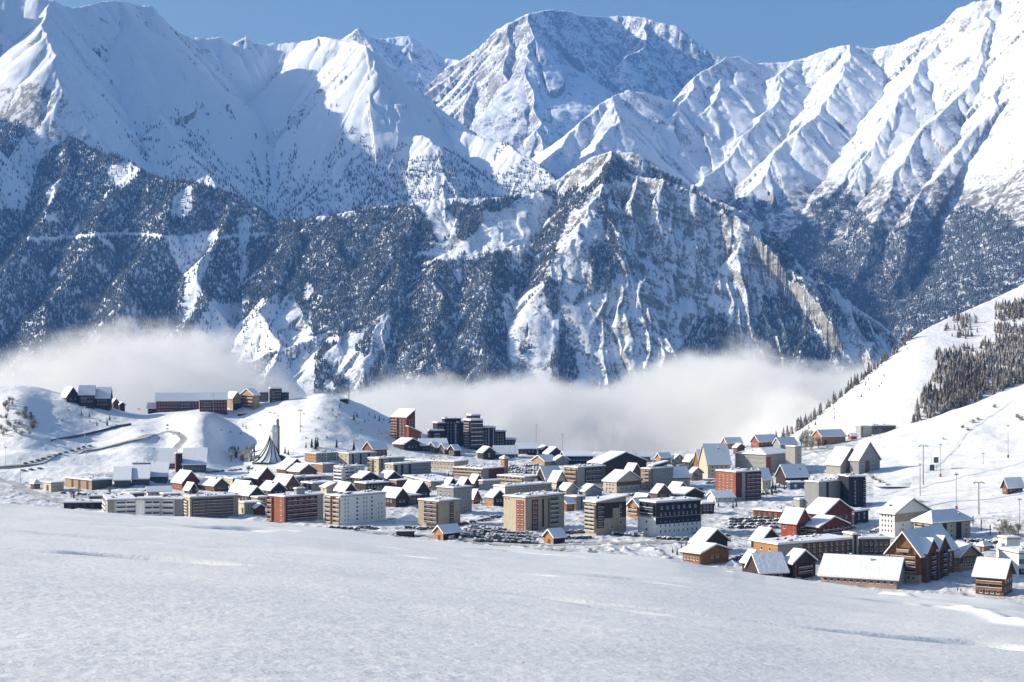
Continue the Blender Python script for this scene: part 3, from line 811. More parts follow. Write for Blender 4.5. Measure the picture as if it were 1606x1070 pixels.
def body(root, uL, uC, uR, vT, vB, th, roof='flat', wall='cream', L='', R='', vR=None, dl=None, ov=1.0, ch=0, snow=.75, wallL=None, name='wall', dr=None, kind='l', fascia=None, base=None, hr=None):
    """one block of a building from what the photo shows: edge columns, corner column, eave and base rows, turn of its right face"""
    x0, y0, z0 = base or hit(uC, vB)
    h = (vB - vT) / F * y0
    t = R_(th); c, s = math.cos(t), math.sin(t)
    a = (uR - CX) / F; b = (uL - CX) / F
    Lr = dr or max(2.5, (a * y0 - x0) / max(c - a * s, .15))
    Ll = dl or max(3.0, (x0 - b * y0) / max(s + b * c, .12))
    Ll = min(Ll, 150)
    if root is None: return (x0, y0, z0, t)
    off = Vector((x0, y0, z0)) - root.location
    off.rotate(Matrix.Rotation(-root.rotation_euler.z, 3, 'Z'))
    rz = t - root.rotation_euler.z
    M4 = Matrix.Translation(off) @ Matrix.Rotation(rz, 4, 'Z')

    def put(o, loc, r=0.0):
        o.parent = root; o.location = M4 @ Vector(loc); o.rotation_euler = (0, 0, rz + r)
        return o
    W = WALL[wall]; m = MB()
    if hr is None: hr = (vT - vR) / F * (y0 + 4) if vR is not None else 2.5
    hr = max(hr, .8)
    B0 = -4.0
    fm = WALL[fascia] if fascia else M_fascia
    rb = MB(); sb = MB()
    sn = snow

    def slope_slab(mb, prof, z_add, thick, mat, ax, a0, a1):
        n = len(prof)
        pr = [(p, z + z_add) for p, z in prof] + [(p, z + z_add + thick) for p, z in reversed(prof)]
        mb.prism(pr, a0, a1, ax, mat)
    if roof == 'flat':
        m.box(0, Lr, 0, Ll, B0, h, W)
        rb.box(-ov * .5, Lr + ov * .5, -ov * .5, Ll + ov * .5, h - .25, h + .12, fm)
        e = ov * .5 - .06
        sb.box(-e, Lr + e, -e, Ll + e, h + .12, h + .12 + sn * .6, M_snowroof)
        sb.box(-e + .5, Lr + e - .5, -e + .5, Ll + e - .5, h + .12 + sn * .6, h + .12 + sn, M_snowroof)
    elif roof in ('gl', 'gr'):
        span, run = (Lr, Ll) if roof == 'gl' else (Ll, Lr)
        ax = 'y' if roof == 'gl' else 'x'
        m.prism([(0, B0), (span, B0), (span, h), (span / 2, h + hr), (0, h)], 0, run, ax, W)
        k = hr / (span / 2)
        prof = [(-ov, h - k * ov), (span / 2, h + hr), (span + ov, h - k * ov)]
        slope_slab(rb, prof, .02, .28, fm, ax, -ov, run + ov)
        prof2 = [(-ov + .05, h - k * (ov - .05)), (span / 2 - .6, h + hr - k * .6), (span / 2 + .6, h + hr - k * .6), (span + ov - .05, h - k * (ov - .05))]
        slope_slab(sb, [(-ov + .05, h - k * (ov - .05)), (span / 2, h + hr), (span + ov - .05, h - k * (ov - .05))], .3, sn, M_snowroof, ax, -ov + .06, run + ov - .06)
    elif roof == 'hip':
        m.box(0, Lr, 0, Ll, B0, h, W)
        i = min(Lr, Ll) / 2
        for mb, zz, g, mat in ((rb, 0, ov, fm), (sb, .3, ov - .08, M_snowroof)):
            ht = h + zz; tk = .28 if mb is rb else sn
            lo = [(-g, -g, ht), (Lr + g, -g, ht), (Lr + g, Ll + g, ht), (-g, Ll + g, ht)]
            lo2 = [(x, y, z + tk) for x, y, z in lo]
            top = [(i, i, ht + hr + tk), (Lr - i + .01, Ll - i + .01, ht + hr + tk)] if Lr >= Ll else [(i, i, ht + hr + tk), (i + .01, Ll - i, ht + hr + tk)]
            fs = [(0, 3, 2, 1), (0, 1, 5, 4), (1, 2, 6, 5), (2, 3, 7, 6), (3, 0, 4, 7)]
            if Lr >= Ll: fs += [(4, 5, 9, 8), (5, 6, 9), (6, 7, 8, 9), (7, 4, 8)]
            else: fs += [(4, 5, 8), (5, 6, 9, 8), (6, 7, 9), (7, 4, 8, 9)]
            mb.poly(lo + lo2 + top, fs, mat)
    elif roof in ('sl', 'sr', 'sf'):            # one slope: falling to the left face / to the right end / to the front
        if roof == 'sl' or roof == 'sr':
            za, zb = (h, h + hr) if roof == 'sl' else (h + hr, h)
            m.prism([(0, B0), (Lr, B0), (Lr, zb), (0, za)], 0, Ll, 'y', W)
            pr = [(-ov, za - (zb - za) / Lr * ov), (Lr + ov, zb + (zb - za) / Lr * ov)]
            slope_slab(rb, pr, .02, .28, fm, 'y', -ov, Ll + ov); slope_slab(sb, [(pr[0][0] + .06, pr[0][1]), (pr[1][0] - .06, pr[1][1])], .3, sn, M_snowroof, 'y', -ov + .06, Ll + ov - .06)
        else:
            m.prism([(0, B0), (Ll, B0), (Ll, h + hr), (0, h)], 0, Lr, 'x', W)
            pr = [(-ov, h - hr / Ll * ov), (Ll + ov, h + hr + hr / Ll * ov)]
            slope_slab(rb, pr, .02, .28, fm, 'x', -ov, Lr + ov); slope_slab(sb, [(pr[0][0] + .06, pr[0][1]), (pr[1][0] - .06, pr[1][1])], .3, sn, M_snowroof, 'x', -ov + .06, Lr + ov - .06)
    put(link(name, m.mesh(name)), (0, 0, 0))
    ro = put(link('roof', rb.mesh('roof')), (0, 0, 0))
    so_ = link('snow_cover', sb.mesh('snow_cover'), ro)
    if roof == 'flat' and Lr * Ll > 180: ch += 4
    for i in range(ch):
        b2 = MB(); px = RNG.uniform(.12, .88) * Lr; py = RNG.uniform(.15, .85) * Ll
        if roof == 'gl': zt = h + hr * (1 - abs(px - Lr / 2) / (Lr / 2))
        elif roof == 'gr': zt = h + hr * (1 - abs(py - Ll / 2) / (Ll / 2))
        elif roof == 'flat': zt = h
        else: zt = h + hr * .6
        q = RNG.uniform(.35, .6) * (1.6 if roof == 'flat' else 1); hh = RNG.uniform(1.1, 1.9)
        b2.box(px - q, px + q, py - q * .8, py + q * .8, zt - .3, zt + hh, WALL['concrete'] if i % 2 else WALL['dark_gray'])
        b2.box(px - q - .08, px + q + .08, py - q * .8 - .08, py + q * .8 + .08, zt + hh, zt + hh + .25, M_snowroof)
        o = link('chimney', b2.mesh('chimney'), ro)
    # facades
    for face, ops, LEN in (('R', R, Lr), ('L', L, Ll)):
        if wallL and face == 'L' and roof == 'flat': ops = 'p 0 1 0 1 %s;' % wallL + ops  # left face painted apart, mostly in the tone the sun gives it

        def at(sv, zz, out=0.0):
            return ((sv, -out, zz), 0.0) if face == 'R' else ((-out, sv, zz), -math.pi / 2)
        layer = 0
        for op in ops.split(';'):
            q = op.split()
            if not q: continue
            k = q[0]
            if k == 'p':
                s0, s1, f0, f1 = map(float, q[1:5]); layer += 1
                pb = MB(); ww = (s1 - s0) * LEN; pt = .05 + .025 * layer
                z_lo = f0 * h if f0 > 0 else B0
                pb.box(-ww / 2 + .01, ww / 2 - .01, -pt, .02, z_lo, f1 * h - .26 if f1 >= 1 else f1 * h, WALL[q[5]])
                loc, r = at((s0 + s1) / 2 * LEN, 0)
                put(link('facade_tone_panel', pb.mesh('facade_tone_panel')), loc, r)
            elif k == 'w':
                s0, s1, n, f0, f1, nf = float(q[1]), float(q[2]), int(q[3]), float(q[4]), float(q[5]), int(q[6])
                fh = (f1 - f0) * h / nf; sw = (s1 - s0) * LEN / n
                ww = min(1.5, sw * .5) if len(q) < 8 else float(q[7]); wh = min(1.6, fh * .55)
                wm = win_mesh(max(.5, ww), max(.6, wh), kind)
                for i in range(n):
                    for j in range(nf):
                        loc, r = at((s0 + (i + .5) / n * (s1 - s0)) * LEN, f0 * h + j * fh + fh * .28, .06 + .025 * layer)
                        put(link('window', wm), loc, r)
            elif k == 'b':
                s0, s1, f0, f1, nf = float(q[1]), float(q[2]), float(q[3]), float(q[4]), int(q[5])
                mt = q[6] if len(q) > 6 else 'wood'
                fh = (f1 - f0) * h / nf
                pb = MB(); ww = (s1 - s0) * LEN
                bmn = balc_mesh(ww, fh, mt)
                for j in range(nf):
                    loc, r = at((s0 + s1) / 2 * LEN, f0 * h + j * fh, .05 + .025 * layer)
                    put(link('balcony', bmn), loc, r)
            elif k == 'd':                                    # a door or a flat dark sheet for the shade inside an opening
                s0, s1, f1 = float(q[1]), float(q[2]), float(q[3])
                pb = MB(); ww = (s1 - s0) * LEN
                pb.box(-ww / 2, ww / 2, -.06 - .025 * layer, .02, 0, f1 * h, M_opening)
                pb.box(-ww / 2 - .15, ww / 2 + .15, -.12 - .025 * layer, -.061 - .025 * layer, f1 * h, f1 * h + .2, M_dkframe)
                loc, r = at((s0 + s1) / 2 * LEN, 0)
                put(link('door', pb.mesh('door')), loc, r)
    return (x0, y0, z0, h, Lr, Ll)


def R_(a): return math.radians(a)


NB = [0]


def building(name, label, cat, bodies, group=None):
    base = body(None, **bodies[0])
    root = empty(name, base[:3], base[3])
    tag(root, label, cat, group)
    prev = base
    for b in bodies:
        b = dict(b)
        if 'base' in b:                      # a storey standing on the block before it
            p0 = hit(b['uC'], b['vB'])
            d = prev[1] * (1.012 if b['base'] is None else 1.0)
            b['base'] = ((b['uC'] - CX) / F * d, d, (CY - b['vB']) / F * d)
        r = body(root, **b)
        prev = r if 'base' not in b else prev
    NB[0] += 1
    return root


def bd(uL, uC, uR, vT, vB, th=45, roof='flat', wall='cream', L='', R='', **k):
    return dict(uL=uL, uC=uC, uR=uR, vT=vT, vB=vB, th=th, roof=roof, wall=wall, L=L, R=R, **k)
# ================================================================== the village, building by building (photo columns / rows in bd())
K = 'apartment block'; C_ = 'chalet'; H_ = 'house'
# ---- left hill
building('hillside_chalet', 'dark wooden chalet with three snowy roofs alone on the left hilltop', C_, [
    bd(95, 105, 124, 622, 631, 30, 'gl', 'dark_brown', 'w .2 .8 1 .3 .9 1', 'w .1 .9 2 .2 .9 1', vR=608),
    bd(118, 124, 148, 619, 636, 12, 'gr', 'dark_brown', '', 'w .1 .9 5 .2 .95 2;b .1 .5 .5 .9 1 brown', vR=606, dl=16),
    bd(146, 149, 172, 624, 640, 8, 'gr', 'dark_brown', '', 'w .1 .9 4 .2 .95 2', vR=609, dl=17)])
building('hut', 'tiny dark hut with a small gable just right of the hilltop chalet', 'hut', [
    bd(184, 188, 196, 635, 642, 30, 'gl', 'dark_brown', '', '', vR=632), bd(175, 178, 186, 631, 639, 30, 'gl', 'brown', vR=626)])
building('lodge', 'long dark red timber lodge under one snowy roof on the left ridge', 'lodge', [
    bd(240, 245, 312, 629, 648, 13, 'gr', 'dark_red', 'w .2 .8 2 .1 .9 2', 'w .03 .97 14 .08 .95 3;b .55 .8 .3 .9 2 dark_brown', vR=618, dl=18),
    bd(311, 313, 356, 627, 646, 11, 'gr', 'dark_red', '', 'w .03 .97 9 .08 .95 3;b .1 .4 .3 .9 2 dark_brown', vR=617, dl=17)])
building('annex', 'little white-roofed annex at the left end of the red lodge', 'annex', [bd(229, 233, 245, 640, 647, 20, 'gr', 'dark_brown', '', 'd .3 .6 .6', vR=633, dl=9)])
building('hotel', 'tan hillside hotel with four balcony rows catching the sun on the left ridge', 'hotel', [
    bd(377, 398, 407, 620, 643, 42, 'gr', 'tan', 'b .03 .97 .04 .98 4 orange', 'w .2 .8 2 .1 .9 4', vR=611),
    bd(354, 366, 378, 624, 644, 34, 'gl', 'tan', 'w .1 .9 2 .4 .95 2', 'p 0 1 0 .55 dark_brown;w .1 .9 3 .55 .95 1', vR=616)])
building('tower_block', 'tall dark block with a flat snow cap at the right end of the left ridge', K, [
    bd(420, 424, 442, 610, 632, 14, 'flat', 'dark_brown', 'w .2 .8 1 .1 .9 4', 'w .05 .95 5 .05 .95 4;b .1 .4 .1 .9 4 brown', ch=2, dl=14, snow=1.6),
    bd(405, 407, 421, 616, 631, 12, 'flat', 'dark_gray', '', 'w .1 .9 4 .1 .9 3', dl=12), bd(441, 442, 453, 616, 628, 10, 'flat', 'dark_brown', '', 'w .1 .9 3 .1 .9 2', dl=12)])
building('shelter', 'low flat snow-topped shelter on the slope below the tan hotel', 'shelter', [bd(370, 373, 395, 649, 653, 14, 'flat', 'dark_gray', '', 'd .1 .9 .8', dl=8, snow=.8)])
# ---- left foot of the hill
building('concert_hall', 'two big tilted snow roofs beside a dark wooden stair tower', 'hall', [
    bd(247, 250, 276, 727, 735, 12, 'sf', 'dark_gray', '', 'w .1 .9 4 .2 .8 1', vR=708, dl=22, ov=1.2),
    bd(273, 276, 286, 712, 741, 20, 'flat', 'dark_brown', 'p 0 1 0 1 red', '', dl=7),
    bd(285, 287, 322, 729, 741, 10, 'sf', 'dark_gray', '', 'w .05 .95 6 .2 .8 1', vR=708, dl=24, ov=1.2)])
building('shed', 'long low snow-covered shed left of the tilted hall roofs', 'shed', [bd(205, 208, 248, 727, 731, 10, 'flat', 'dark_gray', '', 'd .1 .9 .8', dl=12)])
building('sports_hall', 'cream sports hall with three dark doorways and saw-tooth snow roofs behind', 'sports hall', [
    bd(102, 144, 176, 754, 769, 47, 'flat', 'tan', 'd .12 .2 .9;d .42 .5 .9;d .68 .76 .9', 'p 0 1 0 1 dark_gray', ov=1.5, snow=.9),
    bd(174, 179, 204, 754, 764, 14, 'sf', 'dark_gray', vR=738, dl=26), bd(203, 207, 233, 752, 762, 12, 'sf', 'dark_gray', vR=735, dl=26), bd(231, 235, 261, 748, 757, 10, 'sf', 'dark_gray', vR=731, dl=26)])
building('pavilion', 'small cream flat-roofed pavilion left of the sports hall', 'pavilion', [bd(68, 80, 100, 758, 772, 40, 'flat', 'cream', 'd .3 .6 .7', 'w .1 .9 3 .3 .8 1')])
building('kiosk', 'round little kiosk with a snow cap beside the left road', 'kiosk', [bd(48, 54, 63, 760, 768, 40, 'hip', 'brown', 'd .2 .6 .7', 'w .2 .8 2 .3 .8 1', vR=754)])
building('garage', 'long dark low garage front at the far left edge of the village', 'garage', [bd(97, 100, 159, 789, 799, 8, 'flat', 'navy', '', 'd .1 .2 .8;d .3 .4 .8;d .5 .6 .8;d .7 .8 .8', dl=16, snow=.8)])
building('market_hall', 'low grey shed under a wide flat snow roof, left of the orange house', 'shed', [bd(136, 140, 191, 779, 788, 9, 'flat', 'dark_gray', '', 'w .05 .95 8 .2 .8 1', dl=14, snow=.8)])
building('apartment_block', 'low white apartment row with three dark balcony bands behind the snowfield edge', K, [
    bd(158, 168, 214, 785, 809, 20, 'flat', 'white', 'b .1 .9 .05 .95 3 white', 'p .02 .25 0 1 beige;b .3 .98 .05 .95 3 white'),
    bd(211, 213, 224, 783, 810, 8, 'flat', 'white', dl=10), bd(222, 224, 254, 783, 811, 10, 'flat', 'white', '', 'b .1 .9 .05 .95 3 white', dl=14),
    bd(252, 253, 286, 783, 811, -10, 'flat', 'white', '', 'b .05 .6 .05 .95 3 white;p .64 1 0 1 gray', dl=14)])
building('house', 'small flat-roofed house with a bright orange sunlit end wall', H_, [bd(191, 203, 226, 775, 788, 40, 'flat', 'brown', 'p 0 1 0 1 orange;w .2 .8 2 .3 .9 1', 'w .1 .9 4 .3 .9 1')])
building('house', 'low house with a red eaves board left of the beige balcony block', H_, [bd(248, 256, 283, 776, 787, 25, 'flat', 'gray', '', 'w .1 .9 4 .3 .9 1', fascia='red', dl=12)])
building('house', 'pale low roofs with a yellow gable left of the brick chalet', H_, [bd(226, 232, 268, 772, 780, 20, 'gr', 'cream', '', 'w .1 .9 4 .3 .9 1', vR=766, dl=12)])
building('apartment_block', 'beige block with a brown balcony front and sunlit cream end, leftmost of the front blocks', K, [
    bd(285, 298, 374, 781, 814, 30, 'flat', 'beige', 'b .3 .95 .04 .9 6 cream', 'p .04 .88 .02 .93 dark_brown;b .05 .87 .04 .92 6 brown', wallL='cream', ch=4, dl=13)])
building('chalet', 'red gabled chalet with a skylight in its snowy roof, left of the village', C_, [bd(270, 286, 313, 757, 770, 42, 'gl', 'dark_red', 'p 0 1 0 1 brick;w .2 .8 2 .2 .9 1', 'w .2 .8 3 .2 .9 1', vR=741, ch=1)])
building('chalet', 'very small chalet roof tucked below the red gabled chalet', C_, [bd(289, 298, 309, 768, 775, 40, 'gl', 'dark_brown', '', '', vR=759)])
building('chalet', 'chalet with a dark skylight well in its bright roof right of the red one', C_, [bd(313, 336, 358, 762, 771, 42, 'gl', 'brown', '', 'w .2 .8 3 .2 .9 1', vR=752, ch=1)])
building('house', 'long flat snow-roofed house with a sunlit cream end right of the skylight chalet', H_, [bd(352, 365, 396, 752, 764, 32, 'flat', 'dark_brown', 'p 0 1 0 1 cream;w .2 .8 2 .3 .9 1', 'w .1 .9 5 .3 .9 1', snow=.8)])
building('chalet', 'wide snow-roofed chalet above the right end of the beige balcony block', C_, [bd(361, 383, 402, 772, 782, 45, 'gl', 'dark_brown', '', 'w .2 .8 2 .2 .9 1', vR=757)])
building('chalet', 'chalet with a steep black gable left of the brick block', C_, [bd(376, 391, 414, 777, 790, 42, 'gl', 'dark_brown', 'w .2 .8 2 .3 .9 1', 'w .2 .8 3 .2 .9 1', vR=765)])
building('chalet', 'brick chalet with a round dormer in its snowy roof', C_, [bd(389, 405, 431, 750, 763, 42, 'gl', 'dark_red', 'p 0 1 0 1 brick;w .2 .8 2 .2 .9 1', 'w .2 .8 3 .2 .9 2', vR=735, ch=2)])
building('chalet', 'chalet with a bright roof directly behind the brick block', C_, [bd(407, 425, 448, 769, 779, 42, 'gl', 'dark_brown', 'w .2 .8 2 .3 .9 1', 'w .2 .8 2 .3 .9 1', vR=758, ch=1)])
building('chalet', 'chalet with a blue shaded gable roof behind the brick block', C_, [bd(428, 449, 468, 760, 771, 42, 'gl', 'brown', '', 'w .2 .8 3 .2 .9 1', vR=747, ch=1)])
building('house', 'cream house with a curved white canopy between the beige and the brick blocks', H_, [bd(374, 384, 412, 790, 806, 30, 'flat', 'cream', 'd .2 .5 .5', 'w .1 .9 4 .3 .9 2', snow=.9), bd(398, 402, 416, 797, 808, 25, 'gl', 'dark_red', vR=792)])
building('house', 'small house with an orange eave left of the brick block', H_, [bd(394, 404, 422, 781, 795, 40, 'flat', 'orange', 'w .2 .8 2 .3 .9 1', 'w .1 .9 3 .3 .9 1')])
building('apartment_block', 'red brick block with balcony rows and a grey end bay, left of the white block', K, [
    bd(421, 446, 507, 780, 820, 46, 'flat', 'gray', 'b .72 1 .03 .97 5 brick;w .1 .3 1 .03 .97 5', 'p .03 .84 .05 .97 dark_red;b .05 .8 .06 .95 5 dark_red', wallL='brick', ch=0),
    bd(462, 465, 478, 767, 781, 40, 'flat', 'concrete', '', '', base=None)])
building('apartment_block', 'white front-row block with small square windows and an orange balcony end', K, [
    bd(511, 534, 605, 779, 824, 46, 'flat', 'white', 'p .3 .7 0 1 brick;b .02 .45 .03 .97 6 tan;b .6 .98 .03 .97 6 tan', 'w .06 .2 2 .08 .94 6 .7;w .3 .42 1 .08 .94 6;w .48 .6 2 .08 .94 6 .7;w .63 .74 1 .08 .94 6;w .8 .95 2 .08 .7 4 .7', ch=8)])
# ---- centre left, middle rows
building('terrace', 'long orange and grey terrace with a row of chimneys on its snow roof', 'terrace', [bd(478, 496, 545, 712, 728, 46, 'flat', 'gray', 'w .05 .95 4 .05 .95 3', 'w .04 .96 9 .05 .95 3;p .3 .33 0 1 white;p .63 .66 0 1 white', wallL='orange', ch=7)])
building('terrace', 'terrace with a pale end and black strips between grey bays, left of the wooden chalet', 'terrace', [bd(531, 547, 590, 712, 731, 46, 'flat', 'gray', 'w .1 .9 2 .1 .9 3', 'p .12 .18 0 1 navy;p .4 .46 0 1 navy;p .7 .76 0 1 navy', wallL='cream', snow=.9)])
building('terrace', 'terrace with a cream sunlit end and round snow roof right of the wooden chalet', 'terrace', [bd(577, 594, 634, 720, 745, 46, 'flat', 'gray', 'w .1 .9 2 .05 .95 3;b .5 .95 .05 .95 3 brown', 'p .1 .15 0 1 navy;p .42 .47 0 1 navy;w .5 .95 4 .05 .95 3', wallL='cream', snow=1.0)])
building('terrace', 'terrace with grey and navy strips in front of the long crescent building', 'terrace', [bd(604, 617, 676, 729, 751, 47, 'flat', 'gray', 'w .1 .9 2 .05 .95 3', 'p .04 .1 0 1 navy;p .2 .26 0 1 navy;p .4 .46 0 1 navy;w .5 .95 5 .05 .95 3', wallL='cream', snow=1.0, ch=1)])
building('chalet', 'tall wooden chalet with a sunlit orange gable standing above the terraces', C_, [bd(569, 585, 607, 705, 722, 46, 'gr', 'wood', 'b .1 .9 .3 .95 2 wood;w .3 .7 2 .7 1 1', 'w .1 .9 3 .2 .9 2', vR=694, ch=1)])
building('house', 'low brown house with a wide snow roof, leftmost below the swept-roof church', H_, [bd(434, 448, 468, 736, 744, 42, 'gl', 'brown', '', 'w .2 .8 2 .2 .9 1', vR=728)])
building('chalet', 'broad white roof with a dark gable below the orange terrace', C_, [bd(452, 470, 497, 740, 749, 42, 'gl', 'brown', '', 'w .2 .8 3 .2 .9 1', vR=730)])
building('chalet', 'snowy gable roof in shade behind the brown house', C_, [bd(441, 456, 474, 730, 737, 42, 'gl', 'dark_brown', '', '', vR=721)])
building('house', 'orange house with a shaded grey side under a flat snow roof', H_, [bd(488, 506, 525, 729, 742, 46, 'flat', 'gray', 'w .1 .9 2 .3 .9 1', 'w .1 .9 3 .3 .9 1', wallL='orange')])
building('row_house', 'long brown row house with a thick rounded snow roof', 'row house', [bd(449, 462, 504, 750, 760, 36, 'flat', 'brown', 'd .2 .5 .8', 'w .05 .95 7 .3 .9 1', snow=1.0)])
building('row_house', 'row house with a stepped snow roof right of the long brown one', 'row house', [bd(490, 498, 534, 748, 756, 34, 'flat', 'gray', '', 'w .05 .95 5 .3 .9 1', snow=1.0)])
building('row_house', 'row house with arched openings under a snow roof behind the white block', 'row house', [bd(472, 490, 527, 759, 769, 38, 'flat', 'beige', 'd .1 .35 .8;d .5 .75 .8', 'w .05 .95 5 .3 .9 1', snow=.9)])
building('apartment_block', 'stack of white rounded balconies below the pale terrace', K, [bd(524, 538, 572, 733, 757, 44, 'flat', 'white', 'b .05 .95 .05 .95 4 white', 'b .05 .5 .05 .95 4 white;w .55 .95 3 .1 .9 3', ch=3)])
building('house', 'white-roofed house with a yellow wall left of the white block', H_, [bd(503, 512, 540, 765, 775, 34, 'gl', 'cream', 'w .2 .8 1 .3 .9 1', 'w .2 .8 2 .3 .9 1', vR=759)])
building('chalet', 'chalet with a big sunlit roof above the left end of the white block', C_, [bd(525, 541, 558, 770, 779, 42, 'gl', 'dark_brown', '', 'w .2 .8 2 .3 .9 1', vR=759)])
building('chalet', 'chalet with a black gable in front of the pale terrace end', C_, [bd(552, 568, 593, 750, 760, 42, 'gl', 'dark_brown', 'w .2 .8 2 .3 .9 1', 'w .2 .8 2 .3 .9 1', vR=742)])
building('chalet', 'smaller chalet with a dark gable left of the tan flat house', C_, [bd(593, 608, 628, 750, 757, 42, 'gl', 'dark_brown', '', '', vR=741)])
building('long_house', 'long dark low house with an unbroken snow roof behind the white block', H_, [bd(556, 574, 612, 759, 771, 38, 'flat', 'dark_brown', '', 'w .05 .95 7 .3 .9 1', snow=.8)])
building('house', 'flat brown house with a sunlit tan end wall', H_, [bd(611, 622, 650, 754, 768, 46, 'flat', 'brown', '', '', wallL='tan', snow=.4)])
building('chalet', 'broad snow-roofed chalet with a dark side right of the white block', C_, [bd(596, 621, 640, 780, 796, 45, 'gl', 'dark_brown', 'w .2 .8 3 .3 .9 1', 'w .2 .8 2 .3 .9 1', vR=768)])
building('chalet', 'chalet with a long lit roof plane left of the flat-roofed school', C_, [bd(630, 652, 674, 772, 782, 44, 'gl', 'dark_brown', '', 'w .2 .8 3 .3 .9 1', vR=757)])
building('house', 'small white house with red shutters left of the beige corner block', H_, [bd(631, 640, 660, 778, 793, 40, 'flat', 'brown', 'p 0 1 0 1 white;w .2 .8 2 .2 .9 2', 'w .1 .9 3 .2 .9 2'), bd(650, 654, 664, 773, 780, 40, 'gl', 'white', vR=766)])
building('school', 'wide flat snow roof over a dark strip of windows in the village centre', 'school', [bd(633, 676, 724, 756, 767, 22, 'flat', 'beige', 'w .02 .98 15 .1 .95 1', 'w .05 .95 8 .2 .9 1', ch=9, ov=2)])
building('crescent_building', 'very long cream and brown building with rows of small windows sweeping across the centre', K, [
    bd(609, 712, 757, 725, 738, 58, 'flat', 'cream', 'w .02 .98 24 .45 .95 1 1.1;w .02 .6 12 .05 .4 1 1.1', '', ch=5, ov=1.2, dr=22),
    bd(711, 757, 795, 736, 751, 50, 'flat', 'dark_red', 'p 0 1 0 1 tan;b .02 .98 .3 .95 2 tan', 'p 0 .24 0 1 gray', ch=12)])
building('chalet', 'white gable peeking up left of three behind the corner block', C_, [bd(697, 704, 716, 760, 768, 42, 'gl', 'dark_brown', vR=751)])
building('chalet', 'white gable, middle of three behind the corner block', C_, [bd(718, 727, 738, 760, 768, 42, 'gl', 'dark_brown', vR=751)])
building('chalet', 'white gable, right of three behind the corner block', C_, [bd(735, 744, 757, 757, 766, 42, 'gl', 'brown', vR=746)])
building('house', 'flat-roofed grey house with a window row in front of the dark red wall', H_, [bd(751, 757, 785, 755, 768, 30, 'flat', 'concrete', '', 'w .05 .95 6 .2 .9 1', snow=.9)])
building('apartment_block', 'grey rear block with a stair tower on its roof, behind the beige corner block', K, [
    bd(685, 711, 740, 766, 808, 47, 'flat', 'gray', 'w .1 .9 3 .1 .9 6', 'w .1 .9 4 .05 .4 3;w .4 .9 2 .5 .9 2', ch=1), bd(694, 703, 713, 762, 772, 47, 'flat', 'beige', base=None)])
building('apartment_block', 'beige corner block with dark stacked balconies, right of the white block', K, [
    bd(656, 688, 722, 787, 827, 47, 'flat', 'beige', 'b .05 .66 .14 .97 5 brown;d .1 .6 .1', 'p .5 .68 .1 .95 dark_brown;w .5 .68 1 .1 .95 5', ch=1)])
building('apartment_block', 'tall cream block with red-brown window columns in the middle of the front row', K, [
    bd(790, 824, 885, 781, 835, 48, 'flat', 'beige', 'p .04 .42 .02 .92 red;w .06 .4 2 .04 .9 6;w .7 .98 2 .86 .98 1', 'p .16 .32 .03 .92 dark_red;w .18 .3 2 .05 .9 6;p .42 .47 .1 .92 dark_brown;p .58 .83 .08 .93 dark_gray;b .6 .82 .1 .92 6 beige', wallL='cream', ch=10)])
building('chalet', 'small red chalet with a bright roof between the beige and cream blocks', C_, [bd(738, 743, 753, 781, 791, 42, 'gl', 'brick', '', 'w .2 .8 2 .3 .9 1', vR=770)])
building('chalet', 'small wooden chalet with a sunlit orange end left of the cream block', C_, [bd(762, 774, 792, 780, 794, 42, 'gl', 'dark_brown', 'p 0 1 0 1 orange;w .2 .8 2 .3 .9 1', 'w .2 .8 2 .3 .9 1', vR=771)])
building('apartment_block', 'long low block with a line of roof skylights behind the tall cream block', K, [bd(774, 792, 865, 764, 782, 42, 'flat', 'beige', '', 'w .03 .97 12 .15 .9 2', wallL='white', ch=12, snow=1.0)])
building('apartment_block', 'cream balcony block with a stepped snow roof above the skylight block', K, [bd(780, 822, 850, 749, 762, 46, 'flat', 'cream', 'b .05 .95 .1 .95 2 tan', 'w .05 .95 6 .2 .9 1', ch=4, snow=.8)])
